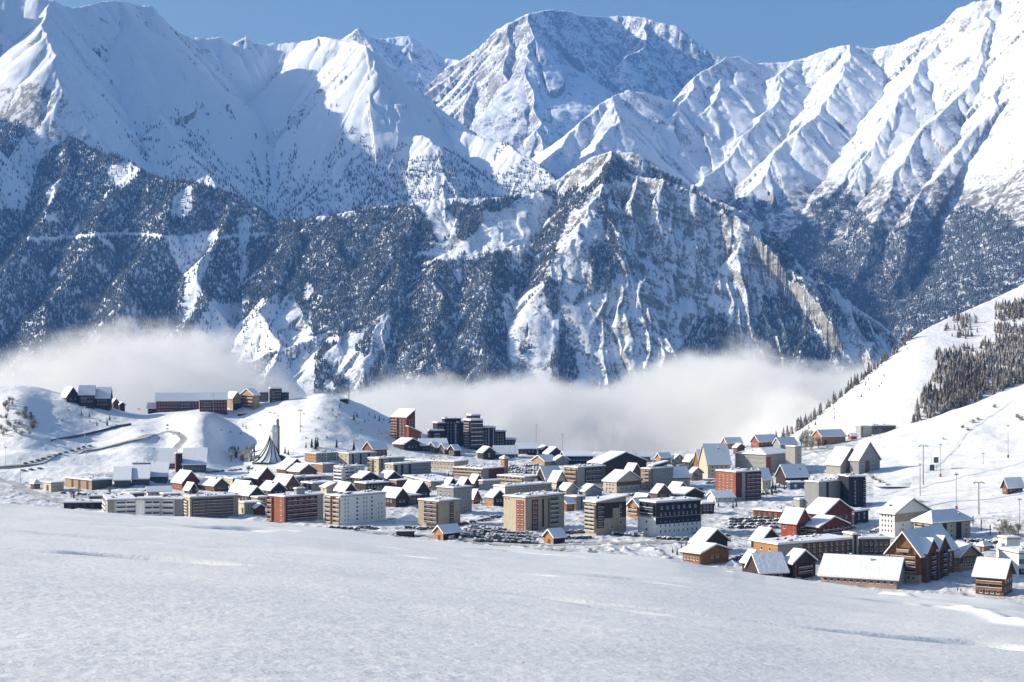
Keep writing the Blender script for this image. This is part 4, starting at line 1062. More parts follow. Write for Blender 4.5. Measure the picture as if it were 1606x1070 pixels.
# ---- towers on the skyline
building('tower_block', 'brick-red tower with slanted snowy tops, left of the dark skyline cluster', 'tower block', [
    bd(613, 638, 651, 655, 697, 44, 'sl', 'dark_red', 'p .55 1 0 1 brick;b .56 .98 .03 .97 9 brick;w .1 .5 2 .05 .95 8', 'w .15 .85 2 .05 .95 8', hr=7.0, ov=.5),
    bd(638, 641, 660, 679, 699, 40, 'sr', 'brick', vR=670)])
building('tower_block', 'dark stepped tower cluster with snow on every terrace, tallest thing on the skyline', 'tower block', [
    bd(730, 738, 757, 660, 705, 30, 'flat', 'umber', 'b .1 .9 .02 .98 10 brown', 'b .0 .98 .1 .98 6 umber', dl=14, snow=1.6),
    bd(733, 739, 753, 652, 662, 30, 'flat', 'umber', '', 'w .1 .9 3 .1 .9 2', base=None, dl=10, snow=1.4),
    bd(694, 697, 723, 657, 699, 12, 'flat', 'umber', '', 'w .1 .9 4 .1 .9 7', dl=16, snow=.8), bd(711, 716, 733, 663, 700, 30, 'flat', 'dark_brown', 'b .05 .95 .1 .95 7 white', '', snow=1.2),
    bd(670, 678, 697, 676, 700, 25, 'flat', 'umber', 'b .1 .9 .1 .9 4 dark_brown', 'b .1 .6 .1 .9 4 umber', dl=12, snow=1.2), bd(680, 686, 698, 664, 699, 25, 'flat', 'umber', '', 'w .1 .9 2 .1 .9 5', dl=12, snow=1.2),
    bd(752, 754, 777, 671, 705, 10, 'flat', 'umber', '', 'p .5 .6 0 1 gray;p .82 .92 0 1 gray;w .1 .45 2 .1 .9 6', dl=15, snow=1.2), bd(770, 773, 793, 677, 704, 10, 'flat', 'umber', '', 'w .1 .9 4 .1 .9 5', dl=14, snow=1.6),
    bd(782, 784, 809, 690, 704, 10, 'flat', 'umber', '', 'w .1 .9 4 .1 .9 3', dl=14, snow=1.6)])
building('chalet', 'gabled house with a sunlit roof at the foot of the brick-red tower', C_, [bd(617, 634, 660, 697, 706, 44, 'gl', 'dark_brown', '', 'w .2 .8 3 .2 .9 1', vR=689)])
building('chalet_row', 'row of little sunlit gables below the dark tower cluster', 'row of chalets', [
    bd(671, 683, 690, 702, 711, 40, 'gr', 'brown', 'w .1 .9 3 .2 .9 2', vR=695), bd(688, 698, 706, 704, 713, 40, 'gr', 'brown', 'w .1 .9 3 .2 .9 2', vR=697), bd(703, 713, 722, 706, 716, 40, 'gr', 'dark_brown', 'w .1 .9 3 .2 .9 2', vR=699)])
building('lodge', 'wide lodge roof in shade between the red tower and the dark cluster', 'lodge', [bd(652, 660, 702, 699, 708, 14, 'gr', 'dark_brown', '', 'w .05 .95 7 .2 .9 1', vR=690, dl=18)])
building('chalet', 'dark gabled chalet with a white clock-like panel right of the dark cluster', C_, [bd(752, 758, 777, 710, 721, 28, 'gl', 'dark_brown', '', 'p .4 .55 .3 .9 pink', vR=702, dl=12)])
building('house', 'long shaded snow roof right of the dark gabled chalet', H_, [bd(772, 776, 812, 712, 719, 8, 'gr', 'dark_brown', '', 'w .05 .95 6 .2 .9 1', vR=701, dl=15)])
building('house', 'dark house with a flat snow cap at the right end of the skyline cluster', H_, [bd(808, 812, 842, 704, 713, 10, 'gr', 'dark_brown', '', 'w .1 .9 4 .2 .9 1', vR=697, dl=14)])
building('stair_tower', 'slim orange chimney tower at the end of the long crescent building', 'tower', [bd(787, 791, 797, 720, 748, 40, 'hip', 'orange', 'w .2 .8 1 .5 .9 1', '', vR=716, dl=5)])
# ---- centre right, far rows
building('house', 'small dark gable house right of the tall lamp mast on the skyline', H_, [bd(846, 850, 862, 705, 713, 24, 'gl', 'dark_red', '', 'w .2 .8 2 .2 .9 1', vR=700, dl=9)])
building('house', 'blue shaded snow roof with a dark gable on the skyline', H_, [bd(856, 861, 883, 712, 719, 24, 'gl', 'dark_brown', '', '', vR=703, dl=12)])
building('barn', 'barn with a yellow patch melting through its snowy roof', 'barn', [bd(834, 854, 874, 724, 731, 40, 'gr', 'tan', '', 'w .2 .8 3 .2 .9 1', vR=716)])
building('chalet', 'chalet with a big blue roof and white barge boards behind the skylight block', C_, [bd(841, 856, 882, 752, 762, 30, 'gr', 'dark_brown', 'w .2 .8 2 .2 .9 2', '', vR=734, fascia='white')])
building('chalet', 'bright double-roofed chalet right of the blue-roofed one', C_, [bd(861, 873, 888, 755, 766, 40, 'gl', 'cream', '', 'p 0 1 0 1 dark_brown', vR=741, ch=2)])
building('hall', 'dark hall with a flat snow roof on the skyline', 'hall', [bd(882, 886, 930, 716, 728, 10, 'gr', 'navy', '', 'w .05 .95 8 .3 .8 1', vR=710, dl=18)])
building('house', 'low house right under the second lamp mast', H_, [bd(866, 872, 892, 722, 730, 26, 'gl', 'gray', vR=716)])
building('apartment_block', 'tan block with sunlit orange balconies and dark balcony rows beside the black gabled hall', K, [
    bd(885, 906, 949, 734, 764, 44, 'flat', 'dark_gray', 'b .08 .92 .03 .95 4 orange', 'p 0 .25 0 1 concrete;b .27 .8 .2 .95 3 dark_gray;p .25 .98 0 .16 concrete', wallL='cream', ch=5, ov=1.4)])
building('hall', 'large black gabled hall with one bright snowy roof plane', 'hall', [bd(924, 945, 1014, 727, 748, 40, 'gl', 'dark_brown', '', '', vR=712, ov=1.5)])
building('house', 'line of small snowy roofs behind the black gabled hall', H_, [bd(974, 978, 1020, 717, 725, 12, 'gr', 'brown', '', 'w .05 .95 6 .2 .9 1', vR=711, dl=12, ch=4)])
building('chalet', 'cream chalet with a brown boarded gable', C_, [bd(946, 967, 1006, 756, 774, 44, 'gl', 'cream', 'w .15 .85 3 .2 .85 2', 'p 0 1 .62 1 brown;w .1 .9 4 .15 .6 1', vR=741, ch=1)])
building('chalet', 'steep snowy roof with white edges behind the brown boarded gable', C_, [bd(976, 988, 1008, 746, 756, 44, 'gl', 'brown', vR=729)])
building('apartment_block', 'rounded tan tower with a shaded grey side wall right of the boarded chalet', K, [
    bd(1005, 1020, 1056, 736, 768, 46, 'flat', 'gray', 'b .1 .5 .05 .95 5 tan;w .6 .9 1 .05 .95 5', 'p .05 .1 0 1 dark_gray;w .45 .95 2 .1 .95 4', wallL='tan', ch=4), bd(1019, 1024, 1046, 731, 742, 40, 'sl', 'dark_gray', vR=726, base=None)])
building('house', 'tall white-walled house with a steep snow roof right of the rounded tan tower', H_, [bd(1050, 1056, 1082, 749, 764, 20, 'gr', 'cream', 'w .2 .8 2 .2 .9 1', 'p 0 1 .8 1 brown;w .1 .9 3 .2 .75 1', vR=735, dl=16)])
building('house', 'orange-walled house with a snowy deck on the far edge of the village', H_, [bd(1029, 1036, 1052, 718, 729, 30, 'gr', 'orange', 'w .2 .8 2 .3 .9 1', 'w .1 .9 3 .3 .9 1', vR=712)])
building('house', 'grey house among frosted trees on the far edge of the village', H_, [bd(1053, 1058, 1072, 720, 728, 30, 'gl', 'gray', vR=714)])
building('chalet', 'white roof with an upright dark gable left of the great snow roof', C_, [bd(1072, 1082, 1097, 724, 735, 40, 'gl', 'dark_brown', '', 'w .2 .8 2 .2 .9 1', vR=715)])
building('house', 'pink-walled house half hidden by frosted trees right of the rounded tan tower', H_, [bd(1080, 1086, 1102, 742, 754, 34, 'gl', 'pink', '', 'w .2 .8 2 .2 .9 1', vR=735)])
building('lodge', 'cream lodge with a huge steep snow roof and a wooden left bay', 'lodge', [
    bd(1106, 1110, 1146, 728, 750, 10, 'gr', 'cream', '', 'w .1 .9 4 .1 .9 3', vR=699, dl=24, ch=1), bd(1096, 1098, 1111, 728, 743, 10, 'gr', 'wood', '', 'b .1 .9 .1 .9 2 wood', vR=708, dl=18)])
building('hotel', 'long cream and grey hotel with many small windows and a red panel', 'hotel', [
    bd(1153, 1201, 1250, 714, 747, 47, 'hip', 'concrete', 'w .03 .97 11 .05 .95 4 .9', 'p .02 .16 .1 .9 red;w .2 .97 9 .05 .95 4 .9', wallL='cream', hr=4, ch=2), bd(1243, 1247, 1257, 701, 745, 40, 'flat', 'concrete', '', 'w .2 .8 1 .1 .95 5', dl=10)])
building('chalet', 'little orange gable with a blue roof on the skyline behind the long hotel', C_, [bd(1135, 1140, 1164, 695, 704, 20, 'gr', 'orange', 'w .2 .8 1 .3 .9 1', '', vR=688, dl=10)])
building('chalet', 'orange gable just below the blue-roofed one behind the great snow roof', C_, [bd(1150, 1156, 1168, 702, 711, 30, 'gl', 'brown', vR=697)])
building('chalet', 'red-walled chalet on the skyline behind the long hotel', C_, [bd(1178, 1190, 1219, 693, 702, 34, 'gr', 'brick', 'w .2 .8 2 .3 .9 1', 'w .1 .9 4 .3 .9 1', vR=684)])
building('house', 'snow-roofed house at the foot of the ski hill', H_, [bd(1216, 1224, 1250, 697, 706, 24, 'gr', 'gray', vR=688, dl=12)])
building('apartment_block', 'brick-red block with dark red panels and balconies below the long hotel', K, [
    bd(1146, 1154, 1194, 741, 786, 32, 'flat', 'concrete', 'p 0 1 .1 .98 brick;w .1 .9 4 .1 .95 7', 'p .0 .24 .12 .98 dark_red;p .38 .97 .02 .98 dark_brown;b .4 .95 .04 .97 7 dark_red', ch=6, dl=22)])
building('house', 'cream house right beside the brick-red block', H_, [bd(1193, 1196, 1209, 752, 768, 16, 'gr', 'cream', '', 'w .2 .8 1 .3 .8 1', vR=737, dl=12)])
building('chalet', 'snow-roofed chalet with a dormer in front of the long hotel', C_, [bd(1225, 1233, 1268, 748, 762, 24, 'gr', 'dark_brown', '', 'w .1 .9 4 .2 .9 1', vR=731, dl=14, ch=1), bd(1237, 1239, 1261, 757, 768, 10, 'flat', 'slate_blue', dl=8)])
building('house', 'orange-walled house with a blue shaded roof at the foot of the ski hill', H_, [bd(1279, 1289, 1326, 685, 699, 28, 'gr', 'orange', 'w .2 .8 1 .3 .8 1', 'd .1 .2 .6;w .3 .9 4 .3 .8 1', vR=676, dl=14)])
building('lift_station', 'grey concrete lift station with a long flat roof on the slope', 'lift station', [bd(1346, 1350, 1367, 669, 687, 16, 'flat', 'concrete', '', 'p .1 .2 0 1 dark_gray', dl=10), bd(1364, 1367, 1405, 668, 675, 6, 'flat', 'dark_gray', '', 'd .1 .9 .7', dl=10)])
building('kiosk', 'small red cabin left of the concrete lift station', 'cabin', [bd(1333, 1335, 1344, 684, 690, 16, 'gr', 'brick', vR=681, dl=6)])
building('lodge', 'big grey twin-gabled lodge with a steep bright roof', 'lodge', [
    bd(1296, 1318, 1350, 729, 744, 38, 'gl', 'concrete', '', 'p .25 .75 0 .7 tan;w .2 .8 3 .15 .95 2;w .35 .65 2 1.05 1.8 2', vR=704, ov=1.2),
    bd(1333, 1347, 1380, 722, 744, 38, 'gl', 'gray', '', 'p .3 .5 0 .95 brown;w .1 .28 1 .1 .95 3;w .55 .9 2 .1 .95 3', vR=695)])
building('apartment_block', 'tall grey block with a navy glazed end right of the red chalets', K, [
    bd(1262, 1284, 1331, 757, 797, 40, 'flat', 'gray', '', 'p .25 .33 0 1 navy;p .72 .9 0 1 dark_gray;w .74 .88 1 .05 .95 7', ch=5), bd(1329, 1331, 1357, 748, 797, 12, 'flat', 'navy', '', 'w .3 .5 1 .1 .9 7 .7;b .86 1.0 .05 .95 7 navy', dl=16)])
building('house', 'small grey flat-roofed house in front of the tall grey block', H_, [bd(1246, 1254, 1281, 784, 799, 30, 'flat', 'concrete', '', 'w .1 .9 2 .3 .9 2', snow=.9)])
building('shop_row', 'long flat-roofed shop row with a red colonnade left of the red chalets', 'shop row', [bd(1181, 1226, 1256, 803, 816, 47, 'flat', 'brick', 'p 0 1 .0 .2 white;d .06 .16 .8;d .26 .36 .8;d .46 .56 .8;d .64 .74 .8;d .82 .92 .8', '', ov=2, snow=.8, ch=2)])
building('chalet', 'low white shed roof below the flat-roofed car park', 'shed', [bd(1112, 1122, 1152, 781, 788, 20, 'gr', 'white', '', 'w .1 .9 3 .3 .9 1', vR=773, dl=12)])
# ---- centre right, near rows
building('apartment_block', 'block with a black boarded crown over pale stone and balconies on its left side', K, [
    bd(918, 935, 982, 789, 840, 36, 'sl', 'beige', 'b .05 .95 .1 .95 7 beige', 'p 0 1 .5 1 dark_brown;p .55 .8 .5 .8 beige;b .03 .22 .22 .96 5 dark_brown;w .72 .9 1 .25 .95 4;w .45 .6 1 .1 .4 1', wallL='beige', hr=2.5, ch=2)])
building('house', 'grey house with a flat snow roof between the cream block and the black-crowned block', H_, [bd(886, 904, 918, 780, 800, 42, 'flat', 'gray', 'w .2 .8 2 .2 .9 2', 'p .5 .6 0 1 navy', wallL='brown')])
building('cabin', 'small wooden cabin with an orange wall beside the cream block', 'cabin', [bd(884, 889, 901, 790, 802, 36, 'gr', 'wood', 'w .2 .8 1 .3 .8 1', 'w .2 .8 1 .3 .8 1', vR=783, dl=8)])
building('house', 'wide snowy roof behind the grey house with the flat roof', H_, [bd(876, 888, 906, 769, 778, 40, 'gl', 'cream', vR=760)])
building('chalet', 'low snow-roofed house right behind the black-crowned block', C_, [bd(908, 918, 944, 771, 779, 36, 'gl', 'gray', vR=762)])
building('chalet', 'orange sunlit chalet between the black-crowned block and the mansard hotel', C_, [bd(985, 1002, 1020, 794, 814, 42, 'gr', 'orange', 'b .1 .9 .3 .95 2 orange;w .3 .7 1 .8 1 1', 'w .1 .9 3 .2 .9 2', vR=784, ov=1.2), bd(991, 1008, 1024, 789, 800, 42, 'gl', 'tan', vR=777)])
building('hotel', 'white hotel under a black mansard roof with arched dormers', 'hotel', [
    bd(1016, 1028, 1100, 812, 841, 34, 'flat', 'white', 'w .2 .8 1 .1 .95 2', 'w .06 .94 9 .06 .96 3 .9', dl=16, snow=.1),
    bd(1017, 1029, 1099, 789, 812, 34, 'flat', 'navy', 'b .1 .9 .1 .9 2 navy', 'w .06 .94 7 .4 .9 1 1.2;w .06 .94 9 .02 .35 1 .7', base='prev', dl=15, ch=2, snow=.9)])
building('house', 'snow-roofed wing with a dark wall right behind the mansard hotel', H_, [bd(1096, 1100, 1120, 791, 806, 24, 'flat', 'dark_brown', '', 'w .1 .9 3 .2 .9 2', dl=14, snow=.9)])
building('chalet', 'brown chalet with a snowy gable above the orange sunlit chalet', C_, [bd(1022, 1031, 1050, 773, 784, 42, 'gl', 'brown', '', 'w .2 .8 3 .2 .9 1', vR=762)])
building('chalet', 'broad white gabled chalet, upper one behind the mansard hotel', C_, [bd(1046, 1060, 1080, 771, 780, 42, 'gl', 'gray', '', 'w .2 .8 2 .2 .9 1', vR=759)])
building('chalet', 'broad white gabled chalet, lower one behind the mansard hotel', C_, [bd(1053, 1072, 1104, 777, 784, 42, 'gl', 'dark_brown', '', '', vR=768)])
building('chalet', 'orange wooden chalet with a double snowy roof at the edge of the snowfield', C_, [
    bd(1071, 1098, 1143, 868, 887, 42, 'gl', 'wood', 'w .05 .95 5 .15 .95 1', 'w .3 .7 2 .3 .9 1', vR=858, ov=1.6), bd(1085, 1103, 1141, 852, 870, 42, 'gl', 'dark_brown', '', '', vR=834, ov=1.4, ch=1)])
building('chalet', 'small dark chalet with a bright roof right of the orange wooden one', C_, [bd(1164, 1172, 1196, 882, 898, 40, 'gl', 'dark_brown', '', 'w .2 .8 2 .2 .9 1', vR=867)])
building('chalet', 'chalet with a grey-white roof plane facing the viewer above the snowfield edge', C_, [bd(1188, 1192, 1234, 898, 910, 12, 'gr', 'dark_brown', '', 'w .1 .9 3 .2 .9 1', vR=874, dl=16)])
building('chalet', 'dark brown chalet with crossed timber braces and a bright left roof', C_, [bd(1229, 1243, 1279, 884, 908, 38, 'gl', 'dark_brown', 'w .2 .8 2 .2 .9 1', 'p .1 .16 0 .9 wood;p .84 .9 0 .9 wood;b .2 .8 .3 .9 2 brown', vR=867)])
building('chalet', 'chalet roof with a dark gable left of the long tan building', C_, [bd(1178, 1194, 1222, 848, 862, 40, 'gl', 'dark_brown', '', 'w .2 .8 2 .2 .9 1', vR=832)])
building('apartment_block', 'long tan building with an orange sunlit end and a scalloped snow roof', K, [
    bd(1192, 1220, 1338, 855, 884, 30, 'flat', 'brown', 'w .15 .85 2 .1 .9 2', 'p 0 .32 0 1 gray;w .1 .3 2 .3 .8 1;w .36 .97 8 .06 .96 3 1.0', wallL='orange', ch=9, snow=.9, dl=18),
    bd(1334, 1337, 1346, 839, 876, 14, 'flat', 'concrete', '', 'p .3 .7 0 1 navy', dl=10), bd(1345, 1347, 1396, 846, 870, 6, 'flat', 'brown', '', 'p .1 .14 0 1 gray;p .5 .54 0 1 gray;w .15 .95 5 .1 .9 2', dl=14, snow=.9)])
building('hotel', 'red hotel with a sunlit red end wall and stacked dark gables', 'hotel', [
    bd(1225, 1249, 1270, 820, 842, 45, 'gl', 'red', 'w .1 .2 1 .1 .9 2;w .6 .9 1 .4 .8 1', 'p 0 1 0 1 dark_red;b .2 .9 .1 .9 2 dark_red', vR=801, ov=1.2),
    bd(1264, 1292, 1336, 806, 834, 42, 'gl', 'dark_red', '', 'w .1 .9 4 .1 .9 2', vR=787, ov=1.4), bd(1262, 1284, 1330, 827, 842, 40, 'gl', 'dark_red', 'b .1 .9 .1 .9 2 brown', 'b .1 .9 .1 .9 2 brown', vR=814, ov=1.2)])
building('house', 'long flat-roofed house with a cream front and a black end below the navy glazed block', H_, [bd(1302, 1340, 1362, 803, 823, 47, 'flat', 'navy', 'p 0 1 0 1 cream;w .08 .9 6 .3 .9 1', 'w .1 .9 2 .3 .9 2', ov=1.6, ch=2)])
building('hotel', 'white chalet hotel with a grey upper gable and a chimney, left of the round building', 'hotel', [
    bd(1379, 1403, 1457, 806, 842, 40, 'gl', 'white', 'w .1 .9 4 .12 .98 4 1.0', 'p 0 1 .62 1 beige;w .1 .9 3 .12 .6 2 1.0;w .2 .8 3 .65 .98 1 1.0', vR=786, ov=1.4, ch=2)])
building('round_hotel', 'wide cream hotel under a shallow domed snow roof with brown strips', 'hotel', [
    bd(1434, 1462, 1522, 822, 850, 32, 'hip', 'cream', 'b .1 .9 .1 .95 3 tan', 'p .27 .38 0 .97 dark_brown;p .62 .76 0 .97 dark_brown;w .02 .24 2 .1 .9 3;w .42 .58 1 .1 .9 3;w .8 .96 1 .1 .9 3', hr=5.5, ov=1.4, ch=3, snow=.9)])
building('restaurant', 'long low restaurant with a window row and broad white roof at the snowfield edge', 'restaurant', [
    bd(1287, 1406, 1420, 909, 925, 66, 'gl', 'concrete', 'p 0 1 0 .9 pink;w .02 .98 11 .35 .9 1 1.8', 'w .2 .8 2 .3 .8 1', hr=7.0, dr=26, ov=1.3, ch=2)])
building('hotel', 'large timber hotel with an orange carved balcony gable, biggest chalet on the right', 'hotel', [
    bd(1394, 1441, 1496, 868, 915, 50, 'gr', 'wood', 'p 0 1 0 .26 cream;w .1 .9 5 .04 .24 1;b .08 .92 .3 .98 4 wood;p .06 .1 .28 1 orange;p .48 .52 .28 1 orange;p .9 .94 .28 1 orange;b .3 .7 1.02 1.2 1 orange', 'p 0 .22 0 .26 cream;p .3 .42 0 1 dark_brown;p .22 1 0 .97 brown;w .04 .96 7 .28 .97 4', hr=8.5, ov=1.8, ch=1),
    bd(1447, 1453, 1470, 867, 914.6, 50, 'gl', 'brown', '', 'p .3 .7 0 .95 dark_brown;b .32 .68 .25 .95 4 brown', vR=849, ov=1.0, dl=12), bd(1466, 1471, 1487, 863, 910.6, 50, 'gl', 'brown', '', 'p .3 .7 0 .95 dark_brown;b .32 .68 .25 .95 4 brown', vR=845, ov=1.0, dl=12)])
building('chalet', 'chalet with a brown gable and pale lower wall right of the timber hotel', C_, [bd(1495, 1505, 1536, 873, 898, 32, 'gl', 'tan', 'w .2 .8 2 .2 .9 2', 'p 0 1 .55 1 brown;w .15 .85 4 .2 .9 2', vR=858, ov=1.4)])
building('chalet', 'wooden chalet with a carved balcony gable nearest the lower right corner', C_, [
    bd(1530, 1574, 1590, 905, 936, 58, 'gl', 'wood', 'b .04 .96 .32 .95 2 wood;p 0 1 0 .28 brown;w .1 .9 4 .04 .3 1', 'w .1 .9 3 .1 .9 2', vR=884, ov=1.4, ch=1, dr=16)])
building('house', 'flat-roofed blue and white building cut by the right edge', H_, [bd(1590, 1598, 1640, 868, 905, 14, 'flat', 'white', '', 'p 0 1 .55 .75 slate_blue;p 0 1 .1 .35 dark_brown;w .05 .95 6 .1 .9 2', dl=16, snow=1.0), bd(1576, 1579, 1600, 845, 880, 10, 'flat', 'white', dl=8)])
building('chalet', 'small log chalet alone on the ski slope at the right edge', C_, [bd(1572, 1580, 1604, 762, 776, 26, 'gr', 'brown', 'w .2 .8 2 .2 .9 1', 'w .1 .9 3 .2 .9 1', vR=752, ov=1.2)])
building('cabin', 'round pinkish igloo-like cabin right of the round hotel', 'cabin', [bd(1536, 1542, 1553, 858, 866, 36, 'hip', 'pink', 'd .2 .6 .8', '', vR=852)])
building('cabin', 'wooden hut with a yellow gable and snow roof in front of the beige corner block', 'hut', [bd(681, 695, 722, 836, 848, 40, 'gr', 'orange', 'd .3 .6 .6', 'p 0 1 0 1 dark_brown', vR=827, ov=1.0)])
building('cabin', 'wooden hut with a yellow gable beside the crowded car lot', 'hut', [bd(853, 868, 886, 843, 854, 40, 'gr', 'orange', 'd .3 .6 .6', 'p 0 1 0 1 dark_brown', vR=833, ov=1.0)])
building('bus_shelter', 'long dark bus shelter below the white block', 'bus shelter', [bd(619, 622, 650, 834, 840, 8, 'flat', 'dark_brown', '', 'd .05 .95 .8', dl=4, snow=.4)])
print('buildings', NB[0])
# ================================================================== cars, masts, lifts, trees, church, roads, snow heaps, people
# ---------------- cars
M_tyre = simple_mat('tyre_rubber', (.02, .02, .02), .9, .1, 1)
PAINT = {n: simple_mat(n + '_car_paint', c, .35, .05, .5, spec=.5) for n, c in
         (('black', (.02, .02, .024)), ('grey', (.16, .17, .18)), ('blue', (.03, .06, .15)), ('red', (.30, .03, .025)), ('white', (.6, .6, .6)), ('green', (.04, .08, .06)))}


def car_mesh(paint, snow, van=False):
    b = MB(); p = PAINT[paint]; H = 1.95 if van else 1.45
    side = [(-2.1, .35), (2.1, .35), (2.12, .8), (1.9, .95), (1.15, 1.0), (.65, H) if not van else (1.0, H), (-1.35, H) if not van else (-2.0, H), (-2.0, 1.0), (-2.12, .8)]
    b.prism(side, -.85, .85, 'y', p)
    for v in range(len(b.v)):                       # tuck the roof in a little
        x, y, z = b.v[v]
        if z > 1.3: b.v[v] = (x, y * .84, z)
    gz0 = 1.02
    for y in (-.86, .86): b.box(-1.5, .95, y - .012, y + .012, gz0, H - .12, M_glass)
    b.box(.93, 1.12, -.68, .68, gz0 + .04, H - .12, M_glass); b.box(-1.98, -1.80, -.66, .66, gz0 + .05, H - .15, M_glass)
    for x in (-1.35, 1.35):
        for y in (-.8, .8): b.tube((x, y - .12, .32), (x, y + .12, .32), .33, .33, M_tyre, 10)
    if snow:
        b.box(-1.3, .6, -.7, .7, H + .01, H + .01 + .22 * snow, M_snowroof)
        b.box(1.0, 2.0, -.74, .74, .98, .98 + .2 * snow, M_snowroof)
        if snow > 1: b.box(-2.0, -1.5, -.7, .7, 1.0, 1.4, M_snowroof); b.box(.55, 1.2, -.66, .66, 1.1, 1.45, M_snowroof)
    return b.mesh('parked_car')


CARS = {}
for pn in PAINT:
    for sn in (0, 1, 2): CARS[pn, sn] = car_mesh(pn, sn, pn in ('white', 'grey') and sn == 1)
WORD = {0: '', 1: 'snow-dusted ', 2: 'snow-buried '}


def park(u, v, head, where, group, mix, jit=1.0):
    pn, sn = RNG.choice(mix)
    x, y, z = hit(u + RNG.uniform(-.7, .7) * jit, v + RNG.uniform(-.25, .25) * jit)
    o = link('parked_car', CARS[pn, sn]); o.location = (x, y, gz(x, y) + .05); o.rotation_euler = (0, 0, R_(head + RNG.uniform(-5, 5) + RNG.choice((0, 180))))
    tag(o, '%s%s car parked %s' % (WORD[sn], pn, where), 'car', group)


def row(u0, v0, u1, v1, n, head, where, group, mix, skip=0.0):
    for i in range(n):
        if RNG.random() < skip: continue
        t = i / max(1, n - 1)
        park(u0 + (u1 - u0) * t, v0 + (v1 - v0) * t, head, where, group, mix)


DARK = [('black', 1), ('black', 1), ('grey', 1), ('blue', 1), ('green', 1), ('grey', 2), ('black', 0)]
PALE = [('grey', 2), ('white', 2), ('black', 2), ('white', 1), ('blue', 2)]
G1 = 'cars in the crowded lot below the cream block'
for k, (u0, v0, u1, v1, n) in enumerate(((738, 829, 800, 832, 13), (730, 834, 832, 839, 20), (728, 839, 836, 844, 21), (724, 843, 838, 849, 22), (700, 845, 722, 847, 5), (745, 849, 842, 853, 16))):
    row(u0, v0, u1, v1, n, 80, 'in the crowded lot below the tall cream block', G1, DARK if k else PALE, .06)
row(566, 829, 590, 831, 6, 10, 'by the road below the white block', 'cars below the white block', DARK)
row(640, 829, 664, 831, 5, 10, 'along the road below the beige corner block', 'cars below the beige corner block', DARK)
row(672, 830, 686, 831, 3, 10, 'along the road below the beige corner block', 'cars below the beige corner block', [('red', 0), ('red', 1), ('black', 1)])
row(724, 824, 782, 812, 11, 30, 'in the shade between the beige and cream blocks', 'cars between the beige and cream blocks', DARK + [('red', 1)], .1)
row(826, 831, 862, 824, 9, 60, 'on the snowy ramp beside the cream block', 'cars beside the cream block', PALE)
row(832, 816, 880, 806, 11, 60, 'in the shade along the cream block', 'cars in the shade of the cream block', DARK, .1)
row(880, 838, 918, 836, 9, 20, 'right of the yellow-gabled hut', 'cars right of the hut', DARK)
row(886, 846, 922, 845, 8, 20, 'on the lower road right of the yellow-gabled hut', 'cars on the lower road', DARK, .2)
row(962, 839, 1008, 841, 10, 70, 'under thick snow between the black-crowned block and the mansard hotel', 'cars before the mansard hotel', PALE + [('black', 1)])
row(1035, 846, 1092, 849, 8, 10, 'along the road below the mansard hotel', 'cars below the mansard hotel', DARK + PALE, .15)
for k in range(4): row(1146, 817 + k * 4, 1222, 813 + k * 5, 13, 25, 'in the shaded lot left of the red hotel', 'cars in the lot left of the red hotel', DARK, .15)
for k in range(4): row(800 - k * 2, 733 + k * 3, 842, 731 + k * 4, 11, 60, 'on the deck behind the cream balcony block', 'cars on the parking deck', PALE + DARK[:3], .1)
row(1516, 850, 1560, 853, 8, 20, 'in the shade right of the round hotel', 'cars right of the round hotel', DARK)
row(1518, 855, 1552, 860, 6, 20, 'in the shade right of the round hotel', 'cars right of the round hotel', DARK, .2)
row(40, 728, 150, 698, 13, 20, 'along the upper road on the left slope', 'cars on the upper left road', DARK, .1)
row(36, 739, 62, 736, 3, 20, 'below the upper road on the left slope', 'cars below the upper left road', DARK)
row(326, 742, 398, 736, 11, 15, 'beside the concert hall roofs', 'cars beside the concert hall', DARK, .15)
row(100, 775, 158, 779, 8, 20, 'in front of the cream sports hall', 'cars before the sports hall', PALE + DARK, .2)
row(1104, 760, 1142, 757, 7, 30, 'below the cream lodge with the great roof', 'cars below the cream lodge', DARK, .2)
row(1092, 838, 1140, 842, 5, 20, 'right of the mansard hotel', 'cars right of the mansard hotel', DARK, .2)
row(1150, 880, 1182, 868, 5, 30, 'behind the orange wooden chalet', 'cars behind the orange chalet', DARK)
row(1040, 756, 1098, 768, 5, 30, 'by the far white-walled house', 'cars by the white-walled house', DARK, .2)

for (u0, v0, u1, v1, n, wh) in ((430, 762, 468, 764, 5, 'between the chalets behind the brick block'), (640, 770, 662, 775, 4, 'beside the flat-roofed school'), (700, 772, 738, 768, 5, 'behind the grey rear block'),
                               (868, 786, 884, 779, 4, 'beside the small wooden cabin'), (920, 768, 950, 768, 5, 'below the tan balcony block'), (985, 778, 1020, 776, 5, 'below the boarded chalet'), (1196, 776, 1222, 772, 5, 'below the cream house'),
                               (1300, 838, 1336, 829, 6, 'before the long cream-fronted house'), (1365, 838, 1380, 832, 4, 'left of the white chalet hotel'), (430, 826, 500, 832, 8, 'at the foot of the red brick block'), (520, 829, 560, 831, 5, 'at the foot of the white block'),
                               (1200, 742, 1240, 752, 6, 'in the shade of the long hotel'), (560, 772, 590, 776, 5, 'behind the white block')):
    row(u0, v0, u1, v1, n, RNG.choice((15, 40)), wh, 'cars ' + wh, DARK + PALE[:3], .15)

